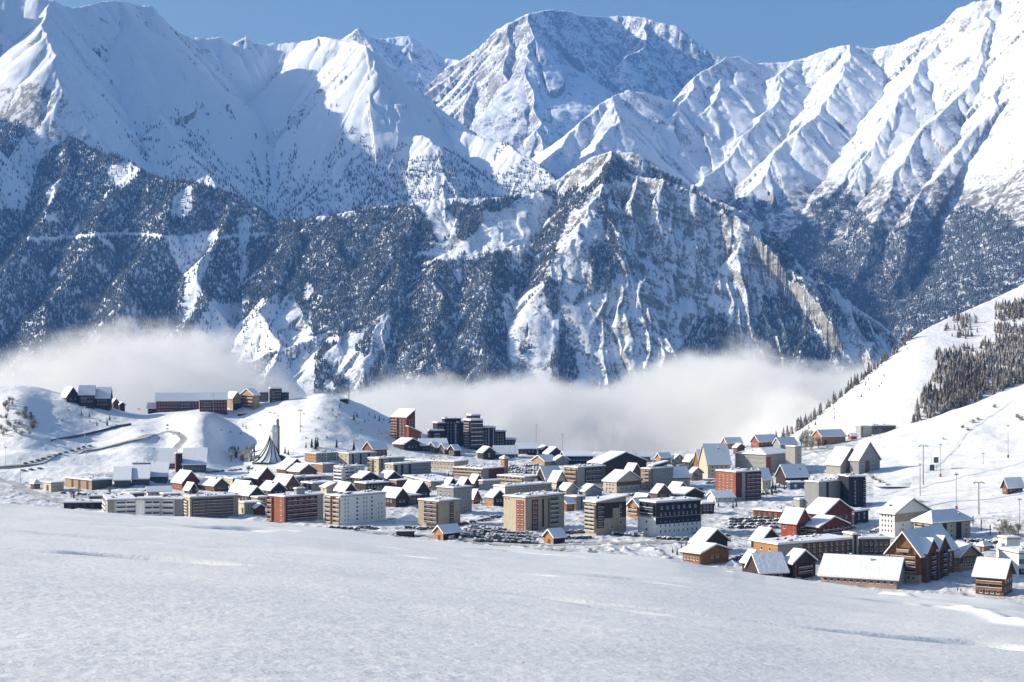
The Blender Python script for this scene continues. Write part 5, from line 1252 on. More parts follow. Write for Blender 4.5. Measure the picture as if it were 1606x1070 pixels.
# ---------------- masts, pylons, posts
def mast(u, v, vt, label, name='light_mast', head=True, red=False, wid=.22, cat='light mast', tee=0.0, pale=False):
    x, y, z = hit(u, v); h = (v - vt) / F * y
    r = empty(name, (x, y, z)); tag(r, label, cat)
    mt = simple_mat('pale_mast_paint', (.6, .6, .58), .5) if pale else M_metal
    b = MB(); b.tube((0, 0, -1), (0, 0, h), wid * 1.3, wid * .7, mt); b.build('pole', r)
    if head:
        b = MB(); b.box(-1.1, 1.1, -.3, .3, h - .5, h + .35, mt)
        for k in range(4): b.box(-1.0 + k * .52, -.62 + k * .52, -.42, -.3, h - .4, h + .25, WALL['white'])
        b.build('lamp_head', r)
    if tee:
        b = MB(); b.box(-tee, tee, -.2, .2, h - .5, h, M_metal)
        for s_ in (-1, 1):
            b.box(s_ * tee - .3, s_ * tee + .3, -1.4, 1.4, h - .95, h - .5, M_metal)
            b.box(s_ * tee * .6 - .1, s_ * tee * .6 + .1, -.1, .1, h, h + .9, M_metal)
        b.build('crossarm', r)
    if red:
        b = MB(); b.tube((0, 0, -.5), (0, 0, 2.4), .75, .75, WALL['red'], 10); b.tube((0, 0, 2.4), (0, 0, 2.6), .8, .6, M_snowroof, 10); b.build('crash_pad', r)
    return r


mast(133, 691, 638, 'very tall pale light mast on the left slope below the hilltop chalet', pale=True)
mast(135, 728, 697, 'pale light mast below the shaded road, left of the sports hall', pale=True)
mast(841, 712, 667, 'tall grey light mast on the skyline right of the dark tower cluster')
mast(882, 722, 681, 'second grey light mast on the skyline, above the flat-roofed hall')
mast(808, 742, 688, 'slim light mast rising beside the right end of the crescent building', wid=.18)
mast(9, 735, 702, 'light mast at the far left edge above the road', wid=.18)
mast(32, 757, 720, 'light mast beside the left road near the kiosk', wid=.2)
mast(1475, 748, 697, 'thin ski slope mast with a red pad left of the grey piste shadow', red=True, cat='slope mast', name='slope_mast')
mast(1500, 799, 743, 'thin slope mast with a red pad above the round hotel', red=True, cat='slope mast', name='slope_mast', tee=.8, head=False)
mast(1581, 718, 668, 'slope mast with a red pad highest on the right-hand slope', red=True, cat='slope mast', name='slope_mast')
mast(1542, 728, 711, 'short slope mast in the middle of the right-hand slope', cat='slope mast', name='slope_mast')
mast(1443, 778, 728, 'dark slim slope mast left of the white chalet hotel chimney', cat='slope mast', name='slope_mast', wid=.3)
mast(1599, 822, 783, 'slope mast at the right edge above the white tanks', cat='slope mast', name='slope_mast')
mast(1448, 760, 699, 'ski lift pylon with a wide crossarm right of the twin-gabled lodge', name='lift_pylon', head=False, tee=3.2, wid=.45, cat='lift pylon')
mast(1535, 807, 756, 'ski lift pylon with a crossarm above the shaded bank', name='lift_pylon', head=False, tee=3.0, wid=.45, cat='lift pylon')
mast(1571, 833, 815, 'small lift pylon near the dark bushes at the right', name='lift_pylon', head=False, tee=2.2, wid=.3, cat='lift pylon')
mast(471, 678, 643, 'T-shaped drag lift pylon on the left hill above the terraces', name='lift_pylon', head=False, tee=1.8, wid=.3, cat='lift pylon')
mast(561, 687, 664, 'smaller drag lift pylon on the left hill near the red tower', name='lift_pylon', head=False, tee=1.6, wid=.3, cat='lift pylon')
mast(335, 650, 618, 'light mast before the red timber lodge on the ridge', wid=.16)
mast(362, 646, 620, 'light mast left of the tan hillside hotel', wid=.16)
x, y, z = hit(1418, 690)
r = mast(1358 + 22, 690, 672, 'sign board on a post behind the twin-gabled lodge', name='sign_board', head=False, cat='sign', wid=.2)
b = MB(); b.box(-2.2, 2.2, -.1, .1, 7, 11, WALL['dark_gray']); b.build('board', r)
for k, (u, v, t) in enumerate(((1465, 738, 716),)):
    x, y, z = hit(u, v); h = (v - t) / F * y
    r = empty('snow_fence', (x, y, z)); tag(r, 'pair of dark slanted snow fence panels beside the lift pylon', 'snow fence')
    for s_ in (-1, 1):
        b = MB(); b.box(-2.5, 2.5, -.08, .08, h * .5 + s_ * h * .27 - 2.5, h * .5 + s_ * h * .27 + 2, WALL['dark_gray'])
        b.build('panel', r, (s_ * 1.6, 0, 0), .5)
    b = MB(); b.tube((-2, .2, -1), (-2, .2, h), .15, .15, M_metal); b.tube((2, .2, -1), (2, .2, h), .15, .15, M_metal); b.build('post', r)
for k, (u, v) in enumerate(((1526, 826), (1539, 832), (1553, 840), (1568, 851), (1585, 858))):
    x, y, z = hit(u, v); b = MB(); h = 17 / F * y
    b.tube((0, 0, -.6), (0, 0, h), .28, .22, WALL['navy']); b.tube((0, 0, h * .55), (0, 0, h * .95), .34, .34, WALL['navy'])
    o = b.build('marker_post', None, (x, y, z)); tag(o, 'dark padded marker post in the line above the shaded bank', 'post', 'posts above the shaded bank')

# radio mast and its hut on the left hill
x, y, z = hit(541, 631); r = empty('mast_hut', (x, y, z)); tag(r, 'dark hut with a tall lattice radio mast on the crest of the left hill', 'radio mast')
b = MB(); b.box(-5, 3, -2, 2, -2, 3.2, WALL['dark_brown']); b.box(-5.3, 3.3, -2.3, 2.3, 3.2, 3.9, M_snowroof); b.build('hut', r)
b = MB(); hm = (631 - 597) / F * y
for a in range(3):
    b.tube((4 + math.cos(a * 2.09) * .8, math.sin(a * 2.09) * .8, -2), (4 + math.cos(a * 2.09) * .2, math.sin(a * 2.09) * .2, hm), .14, .09, WALL['dark_gray'], 5)
for k in range(14):
    t0, t1 = k / 14, (k + 1) / 14
    for a in range(3):
        q0 = (4 + math.cos(a * 2.09) * (.8 - .6 * t0), math.sin(a * 2.09) * (.8 - .6 * t0), hm * t0); q1 = (4 + math.cos(a * 2.09 + 2.09) * (.8 - .6 * t1), math.sin(a * 2.09 + 2.09) * (.8 - .6 * t1), hm * t1)
        b.tube(q0, q1, .07, .07, WALL['dark_gray'], 4)
b.build('lattice_mast', r)

# ---------------- the church with the sweeping roof
x, y, z = hit(428, 724); q = y / F
r = empty('church', (x, y, z)); tag(r, 'white church with a swept tent-like roof, round tower and tall thin pylon', 'church')
b = MB(); b.lathe([(6.2 * q, -3), (6.2 * q, 47 * q), (5.8 * q, 47.2 * q)], (2 * q, 0, 0), WALL['white'], 22); b.build('tower', r, shade=False)
b = MB(); b.lathe([(6.4 * q, 47 * q), (7.2 * q, 49 * q), (6.8 * q, 53 * q), (5 * q, 56.5 * q), (2 * q, 58 * q)], (1.2 * q, 0, 0), M_snowroof, 22); b.build('tower_cap', r, shade=True)
b = MB(); b.box(6 * q, 9.6 * q, -2.2 * q, 2.2 * q, -2, 66 * q, WALL['concrete']); b.box(6.2 * q, 9.4 * q, -2 * q, 2 * q, 66 * q, 67.5 * q, M_snowroof); b.box(9.62 * q, 10.4 * q, -2 * q, 2 * q, 10 * q, 56 * q, WALL['navy']); b.build('pylon', r)
b = MB(); rib = MB(); pts = []; na, nt_ = 22, 12
for i in range(na + 1):
    a = R_(140 + 190 * i / na); Rb = (40 - 15 * i / na) * q; ht = (44 - 10 * i / na) * q
    for j in range(nt_ + 1):
        t = j / nt_
        rr = 4 * q + (Rb - 4 * q) * t ** 1.25; zz = ht * (1 - t) ** 1.7
        pts.append((rr * math.cos(a), rr * math.sin(a), zz + .4 * (i % 2)))
b.poly(pts, [(i * (nt_ + 1) + j, (i + 1) * (nt_ + 1) + j, (i + 1) * (nt_ + 1) + j + 1, i * (nt_ + 1) + j + 1) for i in range(na) for j in range(nt_)], M_snowroof)
ro = b.build('swept_roof', r, shade=False)
for i in range(0, na + 1, 3):
    for j in range(nt_):
        p0 = Vector(pts[i * (nt_ + 1) + j]) + Vector((0, 0, .5)); p1 = Vector(pts[i * (nt_ + 1) + j + 1]) + Vector((0, 0, .5)); rib.tube(p0, p1, .45, .45, WALL['navy'], 5)
rib.build('roof_rib', ro)
b = MB(); b.lathe([(27 * q, -3), (27 * q, 7 * q), (20 * q, 10 * q)], (-6 * q, 2 * q, 0), WALL['dark_gray'], 20, .55); b.build('nave_wall', r)

# ---------------- silos at the lower right
x, y, z = hit(1570, 882); q = y / F
r = empty('silo', (x, y, z)); tag(r, 'white round silo on dark legs at the right edge', 'silo')
b = MB(); b.lathe([(6.6 * q, 8 * q), (6.8 * q, 26 * q), (6 * q, 28 * q)], (0, 0, 0), WALL['white'], 18); b.build('drum', r, shade=False)
b = MB(); b.lathe([(6.2 * q, 28 * q), (5.6 * q, 30 * q), (2 * q, 31 * q)], (0, 0, 0), M_snowroof, 18); b.build('snow_cap', r)
for a in range(4):
    b = MB(); b.tube((math.cos(a * 1.57 + .8) * 5 * q, math.sin(a * 1.57 + .8) * 5 * q, -2), (math.cos(a * 1.57 + .8) * 5 * q, math.sin(a * 1.57 + .8) * 5 * q, 8.2 * q), .5, .5, WALL['dark_gray']); b.build('leg', r)

# ---------------- roads on the trodden snow
M_path = snow_mat('ski_track_snow', (.74, .75, .77), .5, .5, .3, 6)
M_road = snow_mat('packed_road_snow', (.52, .51, .49), .5, .5, .3, 6, dirt=.6)


def road(name, px, width, mat=None):
    pts = [Vector(hit(u, v)) for u, v in px]
    out = []
    for a, b_ in zip(pts, pts[1:]):
        n = max(2, int((b_ - a).length / 4))
        out += [a.lerp(b_, i / n) for i in range(n)]
    out.append(pts[-1])
    for it in range(3): out = [out[0]] + [(out[i - 1] + out[i] * 2 + out[i + 1]) / 4 for i in range(1, len(out) - 1)] + [out[-1]]
    V = []; Fc = []; m_ = 7
    for i, p in enumerate(out):
        d = (out[min(i + 1, len(out) - 1)] - out[max(i - 1, 0)]); n2 = Vector((-d.y, d.x, 0)).normalized()
        zz = max(gz(p.x + n2.x * width * (k / (m_ - 1) - .5), p.y + n2.y * width * (k / (m_ - 1) - .5)) for k in range(m_))
        for k in range(m_):
            c = p + n2 * width * (k / (m_ - 1) - .5); V.append((c.x, c.y, max(gz(c.x, c.y), zz - .5) + .2))
    for i in range(len(out) - 1):
        for k in range(m_ - 1): Fc.append((i * m_ + k, i * m_ + k + 1, (i + 1) * m_ + k + 1, (i + 1) * m_ + k))
    o = link(name, np_mesh(name, np.array(V), np.array(Fc), mat or M_road, True)); tag(o, kind='structure')


road('road', [(560, 834), (640, 838), (720, 846), (800, 856), (900, 853), (980, 851), (1070, 851), (1130, 846), (1180, 840)], 8)
road('road', [(-40, 738), (20, 757), (60, 776), (110, 790), (150, 800)], 9)
road('road', [(-40, 736), (60, 728), (130, 706), (220, 690), (262, 676), (290, 690), (276, 706)], 7)
road('road', [(1235, 724), (1262, 712), (1300, 706), (1336, 698)], 7)
road('parking_lot', [(1140, 822), (1180, 822), (1226, 824)], 34)
road('parking_lot', [(722, 841), (780, 842), (840, 844)], 40)

road('path', [(1452, 742), (1500, 702), (1512, 682), (1545, 657), (1592, 625)], 3.2, M_path)
road('path', [(1380, 778), (1450, 762), (1530, 744), (1612, 722)], 4.5, M_path)
road('path', [(1440, 800), (1500, 786), (1560, 782), (1612, 772)], 3.5, M_path)

# ---------------- retaining wall cut into the left slope
pts = [hit(u, v) for u, v in ((80, 693), (130, 684), (160, 677), (186, 670), (206, 667))]
b = MB()
for (xa, ya, za), (xb, yb, zb_) in zip(pts, pts[1:]):
    b.poly([(xa, ya - .4, za - 2), (xb, yb - .4, zb_ - 2), (xb, yb + .4, zb_ - 2), (xa, ya + .4, za - 2), (xa, ya - .4, za + 2.2), (xb, yb - .4, zb_ + 2.2), (xb, yb + .4, zb_ + 2.2), (xa, ya + .4, za + 2.2)],
           [(0, 1, 5, 4), (1, 2, 6, 5), (2, 3, 7, 6), (3, 0, 4, 7), (4, 5, 6, 7)], WALL['dark_gray'])
o = b.build('retaining_wall'); tag(o, 'long dark retaining wall along the upper edge of the shaded left slope', 'wall')

# ---------------- snow heaps beside the road
def heap(u, v, w, h, label):
    x, y, z = hit(u, v); q = y / F; W_, H_2 = w * q, h * q * .62
    n = 26; V = []; Fc = []
    for i in range(n):
        for j in range(n):
            s_, t = i / (n - 1) * 2 - 1, j / (n - 1) * 2 - 1; d = min(1, math.hypot(s_, t))
            e = (.5 + .5 * math.cos(d * math.pi)) ** .8 * (1 + .35 * math.sin(s_ * 5 + w) * math.cos(t * 4 + h))
            V.append((s_ * W_ / 2, t * W_ * .32, H_2 * e - .6))
    for i in range(n - 1):
        for j in range(n - 1): Fc.append((i * n + j, (i + 1) * n + j, (i + 1) * n + j + 1, i * n + j + 1))
    o = link('snow_heap', np_mesh('snow_heap', np.array(V), np.array(Fc), M_snowroof, True)); o.location = (x, y, z)
    tag(o, label, 'snow heap', 'ploughed snow heaps')


heap(962, 862, 26, 9, 'ploughed snow heap below the black-crowned block, left of two'); heap(982, 864, 28, 13, 'peaked snow heap with a dark hollow below the black-crowned block')
heap(1022, 863, 34, 11, 'rounded snow heap below the mansard hotel'); heap(1150, 886, 40, 12, 'snow heap right of the orange wooden chalet')
heap(1412, 760, 90, 9, 'large rounded snow bank on the slope right of the twin-gabled lodge'); heap(1500, 868, 40, 6, 'low snow bank behind the two-storey chalet')
heap(640, 815, 50, 13, 'snow bank right of the white block'); heap(700, 818, 34, 6, 'snow bank below the grey rear block'); heap(1405, 933, 26, 9, 'blue shaded snow heap below the timber hotel')
heap(745, 812, 60, 5, 'low snow bank between the beige and cream blocks'); heap(800, 826, 60, 8, 'snow bank left of the cream block'); heap(905, 830, 50, 7, 'snow bank left of the black-crowned block')
heap(232, 757, 30, 8, 'snow heap before the saw-tooth roofs'); heap(1230, 742, 60, 10, 'shaded snow bank right of the long hotel')

# ---------------- trees
def conifer_bm(h, seed, tiers=8, wr=.17):
    rg = random.Random(seed); b = MB(); n = 9
    for k in range(tiers):
        t = k / tiers; z0 = h * (.1 + .86 * t); z1 = z0 + h * (.24 - .07 * t); w_ = h * wr * (1 - t) ** .85 + .12
        pts = []
        for i in range(n * 2):
            a = 3.14159 * i / n + rg.uniform(-.12, .12); rr = w_ * (rg.uniform(.8, 1.2) if i % 2 else rg.uniform(.45, .7))
            pts.append((rr * math.cos(a), rr * math.sin(a), z0 - (.05 * h * (1 - t) if i % 2 else 0) + rg.uniform(-.02, .02) * h))
        pts.append((rg.uniform(-.02, .02) * h, 0, z1))
        b.poly(pts, [(i, (i + 1) % (2 * n), 2 * n) for i in range(2 * n)], MB_NEEDLE[0])
    return b


MB_NEEDLE = [conifer_mat('village_conifer_needles', (.02, .03, .026), (.36, .37, .38), .36)]
M_larch = conifer_mat('frosted_larch_twigs', (.105, .088, .074), (.36, .34, .32), .5)
M_twig = conifer_mat('frosted_bare_twigs', (.10, .08, .065), (.62, .60, .58), .55)
M_bark = simple_mat('bark', (.07, .05, .04), .9, .3, 2)
CON = []
for k in range(4):
    h = 1.0; cb = conifer_bm(10, 100 + k); tb = MB(); tb.tube((0, 0, -1), (0, 0, 3), .22, .14, M_bark, 6)
    CON.append((cb.mesh('crown', False), tb.mesh('trunk')))


def twig_mesh(seed, n, up):
    rg = random.Random(seed); b = MB()
    for k in range(n):
        a = rg.uniform(0, 6.28); el = rg.uniform(.2, 1.5) if not up else rg.uniform(.7, 1.5); L_ = rg.uniform(.5, 1.0)
        base = (rg.uniform(-.12, .12), rg.uniform(-.12, .12), rg.uniform(0, .35) if not up else rg.uniform(.25, .65))
        d = (math.cos(a) * math.cos(el) * L_ * .55, math.sin(a) * math.cos(el) * L_ * .55, math.sin(el) * L_ * .55)
        tip = tuple(base[i] + d[i] for i in range(3))
        b.tube(base, tip, .016, .006, M_twig, 3)
        for m in range(4):
            f_ = rg.uniform(.35, 1); p0 = tuple(base[i] + d[i] * f_ for i in range(3))
            p1 = (p0[0] + rg.uniform(-.16, .16), p0[1] + rg.uniform(-.16, .16), p0[2] + rg.uniform(.0, .2)); b.tube(p0, p1, .012, .005, M_twig, 3)
    return b.mesh('twigs', False)


TWIG_B = [twig_mesh(200 + k, 34, False) for k in range(3)]
TWIG_T = [twig_mesh(220 + k, 40, True) for k in range(3)]
tb = MB(); tb.tube((0, 0, -.1), (0, 0, .55), .035, .02, M_bark, 6); TRUNK_T = tb.mesh('trunk')


def tree(kind, u, v, px, label, group):
    x, y, z = hit(u, v); h = px / F * y
    if kind == 'conifer':
        r = empty('conifer', (x, y, z), RNG.uniform(0, 6)); s_ = h / 10
        for me in CON[RNG.randrange(4)]: o = link(me.name.split('.')[0], me, r)
    else:
        nm = 'bare_tree' if kind == 'bare' else 'bush'
        r = empty(nm, (x, y, z), RNG.uniform(0, 6)); s_ = h
        o = link('crown', RNG.choice(TWIG_T if kind == 'bare' else TWIG_B), r)
        if kind == 'bare': link('trunk', TRUNK_T, r)
    r.scale = (s_ * (1.5 if kind == 'bush' else 1), s_ * (1.5 if kind == 'bush' else 1), s_)
    tag(r, label, {'conifer': 'conifer', 'bare': 'tree', 'bush': 'bush'}[kind], group)


tree('conifer', 1303, 743, 22, 'snow-laden fir before the bright roof of the twin-gabled lodge', None)
for u, v, p in ((1212, 766, 14), (1216, 770, 12), (1230, 768, 10), (1222, 764, 9)): tree('conifer', u, v, p, 'dark fir between the cream house and the dormer chalet', 'firs by the cream house')
for u, v, p in ((1069, 868, 15), (1076, 866, 17), (1082, 864, 13), (1062, 871, 12), (1055, 868, 10)): tree('conifer', u, v, p, 'frosted young fir left of the orange wooden chalet', 'firs by the orange chalet')
for u, v, p in ((489, 703, 16), (495, 706, 20), (498, 702, 17), (528, 703, 15), (555, 707, 16), (447, 712, 12), (452, 714, 10), (480, 703, 10), (620, 656, 10), (612, 664, 12)): tree('conifer', u, v, p, 'dark fir on the lower slope behind the terraces', 'firs behind the terraces')
for u, v, p in ((521, 646, 6), (555, 660, 12), (560, 655, 9), (588, 657, 9), (595, 661, 10), (533, 640, 7), (579, 652, 6), (572, 663, 6), (381, 670, 7), (386, 673, 7), (168, 668, 12), (172, 660, 10), (152, 668, 8), (128, 652, 8), (140, 655, 8)):
    tree('conifer', u, v, p, 'lone small fir on the snowy left hill', 'firs dotted over the left hill')
for i in range(46):
    u = RNG.uniform(60, 620); v = 690 - RNG.uniform(0, 48) * (1 if u < 220 or u > 420 else .5)
    tree('bush', u, v, RNG.uniform(2.5, 5), 'low shrub poking through the snow of the left hill', 'shrubs on the left hill')
for i in range(34):
    u = RNG.uniform(362, 402); v = 716 + RNG.uniform(-6, 10)
    tree('bare' if i % 3 else 'conifer', u, v, RNG.uniform(9, 16), 'tree in the thicket left of the swept-roof church' if i % 3 else 'fir in the thicket left of the swept-roof church', 'thicket left of the church' if i % 3 else 'firs left of the church')
for i in range(40):
    u = RNG.uniform(1, 55); v = 686 - RNG.uniform(0, 62) * (1 - abs(u - 22) / 60)
    tree('bare' if i % 2 else 'bush', u, v, RNG.uniform(7, 13), ('bare tree' if i % 2 else 'bush') + ' on the steep left edge of the hill', ('bare trees' if i % 2 else 'bushes') + ' on the left edge of the hill')
for u, v, p in ((884, 866, 13), (926, 868, 11), (968, 876, 8), (978, 877, 8), (880, 867, 10), (932, 869, 9), (1042, 872, 9)): tree('bush', u, v, p, 'bare bush poking through the edge of the snowfield', 'bushes at the edge of the snowfield')
for i in range(26):
    tree('bare', RNG.uniform(1050, 1108), RNG.uniform(728, 758), RNG.uniform(9, 16), 'frosted bare tree among the far houses', 'frosted trees among the far houses')
for i in range(22):
    tree('bare', RNG.uniform(1252, 1284), RNG.uniform(690, 709), RNG.uniform(11, 18), 'white frosted tree left of the orange-walled house', 'frosted trees by the orange-walled house')
for u, v, p in ((1380, 758, 9), (1386, 761, 8), (1392, 764, 9), (1370, 752, 8), (1374, 754, 6)): tree('bush', u, v, p, 'frosted bush on the slope below the twin-gabled lodge', 'bushes below the twin-gabled lodge')
for i in range(16):
    tree('bare' if i % 2 else 'bush', RNG.uniform(1570, 1604), RNG.uniform(838, 850), RNG.uniform(12, 24), ('dark bare tree' if i % 2 else 'bush') + ' beside the small lift pylon', ('trees' if i % 2 else 'bushes') + ' by the small lift pylon')
for u, v, p in ((1510, 672, 8), (1518, 676, 7), (1526, 664, 9), (1534, 660, 8), (1560, 640, 8), (1596, 656, 10), (1600, 660, 10), (1480, 690, 5)): tree('bush', u, v, p, 'bush beside the ski track on the right slope', 'bushes on the right slope')
for i in range(120):
    u, v = RNG.choice(((660, 800), (480, 762), (550, 748), (600, 776), (700, 752), (830, 765), (870, 772), (930, 770), (1010, 772), (1045, 782), (1085, 792), (1200, 776), (1240, 806), (1300, 828), (400, 768), (380, 744), (330, 764), (300, 776), (244, 772), (180, 775), (120, 780), (720, 800), (752, 792), (975, 785), (1000, 770), (620, 742), (430, 772), (1150, 800), (1120, 795), (1290, 830), (1370, 852), (540, 760), (690, 770), (1258, 770), (1410, 842), (860, 778)))
    if i % 3 == 0: tree('conifer', u + RNG.uniform(-12, 12), v + RNG.uniform(-4, 4), RNG.uniform(8, 14), 'dark fir standing between the village houses', 'firs between the village houses')
    else: tree('bare', u + RNG.uniform(-12, 12), v + RNG.uniform(-4, 4), RNG.uniform(8, 14), 'bare frosted street tree among the village blocks', 'street trees among the village blocks')

# ---- the wood on the ski hill: the nearest as trees of their own, the rest as one wood
M_hillneedle = M_larch
HT = []
for k in range(4):
    MB_NEEDLE[0] = M_larch
    cb = conifer_bm(10, 300 + k, 7, .19); cb.tube((0, 0, -1.5), (0, 0, 2.5), .2, .12, M_bark, 5)
    HT.append(cb.mesh('conifer', False))
rng = np.random.default_rng(77)
x, y, z, u, v, nz, gx, gy = sample_field('ski_hill', 60000, rng)
POLY = [(1428, 668), (1452, 620), (1470, 580), (1478, 545), (1472, 520), (1500, 500), (1540, 487), (1610, 470), (1700, 430), (1700, 560), (1606, 604), (1520, 636)]
dn = fbm(x / 60, y / 60, 70, 3)
upper = (v < 560 - .0 * u)
roadband = np.abs(v - (505 + (u - 1540) * .1)) < 4
inside = in_poly(u + 16 * fbm(u / 22, v / 22, 71, 3), v + 10 * fbm(u / 18, v / 18, 72, 3), POLY) & (gy > 0)
keep = inside & ~(roadband & (u > 1535)) & np.where(upper & (u < 1560), (dn > .05) & (rng.uniform(0, 1, len(u)) < .3), rng.uniform(0, 1, len(u)) < np.clip(.5 + dn * 1.1, .12, .75))
yc = np.interp(u, hu, np.asarray(yc).ravel() if not isinstance(yc, float) else [0])
edge = (u > 1195) & (u < 1430) & (y - yc > -10) & (y - yc < 75) & (rng.uniform(0, 1, len(u)) < .42)
spots = (u > 1240) & (u < 1430) & (gy > 0) & (y - yc < -8) & (y - yc > -150) & (rng.uniform(0, 1, len(u)) < .012)
sel = np.nonzero(keep | edge | spots)[0]
hh = rng.uniform(7, 17, len(u)) * np.where(spots, .4, 1) * np.where(upper & ~edge, .75, 1)
prio = hh / y + np.where(edge, .002, 0)
sel = sel[np.argsort(-prio[sel])]
first, rest = sel[:170], sel[170:]
for i in first:
    o = link('conifer', HT[int(rng.integers(4))]); o.location = (x[i], y[i], z[i]); s_ = hh[i] / 10; o.scale = (s_, s_, s_); o.rotation_euler = (0, 0, float(rng.uniform(0, 6)))
    tag(o, 'frosted brown larch on the wooded edge of the ski hill', 'conifer', 'larches on the ski hill')
print('hill trees', len(sel))
tree_stuff('hill_wood', x[rest], y[rest], z[rest], hh[rest], M_larch, rng, .21, 7)

# ---------------- two people on the snow below the timber hotel
def person(u, v, jacket, label, ph):
    x, y, z = hit(u, v); b = bmesh.new()
    me = bpy.data.meshes.new('person')
    J = [(0, 0, .95), (0, 0, 1.2), (0, 0, 1.42), (0, 0, 1.52), (0, .02, 1.68),                       # pelvis .. head
         (.1, 0, .88), (.12, .06 * ph, .48), (.12, .12 * ph, .06), (-.1, 0, .88), (-.12, -.06 * ph, .48), (-.12, -.14 * ph, .06),
         (.2, 0, 1.38), (.27, -.05 * ph, 1.1), (.25, .08, .86), (-.2, 0, 1.38), (-.27, .05 * ph, 1.1), (-.25, .12, .88), (.12, .12 * ph - .14, .04), (-.12, -.14 * ph - .14, .04)]
    E = [(0, 1), (1, 2), (2, 3), (3, 4), (0, 5), (5, 6), (6, 7), (0, 8), (8, 9), (9, 10), (2, 11), (11, 12), (12, 13), (2, 14), (14, 15), (15, 16), (7, 17), (10, 18)]
    rad = [.16, .16, .17, .07, .115, .11, .085, .06, .11, .085, .06, .08, .06, .045, .08, .06, .045, .05, .05]
    me.from_pydata(J, E, []); o = link('person', me)
    o.modifiers.new('skin', 'SKIN'); o.modifiers.new('smooth', 'SUBSURF').levels = 1
    for i, sv in enumerate(me.skin_vertices[0].data): sv.radius = (rad[i], rad[i]); sv.use_root = (i == 0)
    me.materials.append(jacket); o.location = (x, y, gz(x, y))
    tag(o, label, 'person')


person(1502, 928, WALL['navy'], 'person in dark clothes walking below the timber hotel, left of two', 1)
person(1507, 929, WALL['dark_red'], 'person in a dark red jacket walking below the timber hotel, right of two', -1)
# ================================================================== valley cloud: a closed hull filled with uneven vapour
CT = [(-60, 660), (0, 632), (60, 592), (120, 552), (180, 512), (225, 486), (262, 490), (310, 522), (360, 562), (420, 604), (480, 616), (540, 612), (600, 594), (680, 583), (740, 592), (800, 584),
      (840, 580), (890, 596), (950, 606), (990, 598), (1030, 571), (1080, 549), (1130, 540), (1180, 551), (1230, 568), (1290, 574), (1350, 566), (1420, 560), (1500, 560)]
CYD = 2900.0
cxs = np.array([(u - CX) / F * CYD for u, v in CT]); czs = np.array([(CY - v) / F * CYD for u, v in CT])
CX0, CX1, CZ0, CZ1 = cxs[0], cxs[-1], -140.0, 180.0
m, nt, out = nodes('valley_vapour')
geo = N(nt, 'ShaderNodeNewGeometry'); pos = geo.outputs['Position']
sp = N(nt, 'ShaderNodeSeparateXYZ', {0: pos})
fx = math_(nt, 'DIVIDE', math_(nt, 'SUBTRACT', sp.outputs[0], float(CX0)), float(CX1 - CX0), clamp=True)
fc = nt.nodes.new('ShaderNodeFloatCurve'); nt.links.new(fx, fc.inputs['Value'])
cv = fc.mapping.curves[0]
for k, (a, b) in enumerate(zip(cxs, czs)):
    p = ((a - CX0) / (CX1 - CX0), (b - CZ0) / (CZ1 - CZ0))
    if k == 0: cv.points[0].location = p
    elif k == len(cxs) - 1: cv.points[1].location = p
    else: cv.points.new(*p)
fc.mapping.update()
top = math_(nt, 'MULTIPLY_ADD', fc.outputs[0], CZ1 - CZ0, CZ0)
sq = N(nt, 'ShaderNodeVectorMath', {0: pos, 1: (1, 1, 1.5)}, operation='MULTIPLY').outputs[0]
n1 = noise(nt, sq, .0085, 7, .62)
front = math_(nt, 'MULTIPLY', math_(nt, 'SUBTRACT', 2500.0, sp.outputs[1], clamp=False), .16)     # the bank sinks towards the village
front = math_(nt, 'MAXIMUM', front, 0.0)
hgt = math_(nt, 'ADD', math_(nt, 'SUBTRACT', math_(nt, 'SUBTRACT', top, front), sp.outputs[2]), math_(nt, 'MULTIPLY_ADD', n1, 240.0, -132.0))
edge = ramp(nt, hgt, 0.0, 80.0)
rough = ramp(nt, noise(nt, sq, .022, 4, .6), .28, .62)
dens = math_(nt, 'MULTIPLY', math_(nt, 'MULTIPLY', edge, math_(nt, 'MULTIPLY_ADD', rough, .8, .2)), .021)
plume = math_(nt, 'SUBTRACT', 1.0, ramp(nt, sp.outputs[0], -560.0, -380.0))                # the left puff: thinner, torn into wisps
wisp = ramp(nt, noise(nt, sq, .013, 7, .68), .36, .66)
dens = math_(nt, 'MULTIPLY', dens, math_(nt, 'ADD', math_(nt, 'SUBTRACT', 1.0, plume), math_(nt, 'MULTIPLY', plume, math_(nt, 'MULTIPLY_ADD', wisp, .75, .04))))
# low middle thinned over dark slopes, standing in for the bank's own shade
wx_ = math_(nt, 'ADD', sp.outputs[0], math_(nt, 'MULTIPLY_ADD', n1, 400.0, -200.0))
side = math_(nt, 'SUBTRACT', 1.0, ramp(nt, math_(nt, 'ABSOLUTE', math_(nt, 'SUBTRACT', wx_, 70.0)), 120.0, 420.0))
lowz = math_(nt, 'SUBTRACT', 1.0, ramp(nt, math_(nt, 'ADD', sp.outputs[2], math_(nt, 'MULTIPLY_ADD', n1, 120.0, -60.0)), -110.0, -40.0))
dens = math_(nt, 'MULTIPLY', dens, math_(nt, 'MULTIPLY_ADD', math_(nt, 'MULTIPLY', side, lowz), -.88, 1.0))
pv = N(nt, 'ShaderNodeVolumePrincipled', {'Color': (.92, .92, .922, 1), 'Density': dens, 'Anisotropy': .1})
nt.links.new(pv.outputs[0], out.inputs['Volume'])
m.cycles.volume_sampling = 'MULTIPLE_IMPORTANCE'
hx = np.linspace(CX0, CX1, 70); hy_ = np.linspace(1900, 3700, 10)
tz = np.interp(hx, cxs, czs)
tz = np.maximum.reduce([np.roll(tz, k) for k in (-3, -2, -1, 0, 1, 2, 3)]) + 32
VV = []; FF = []
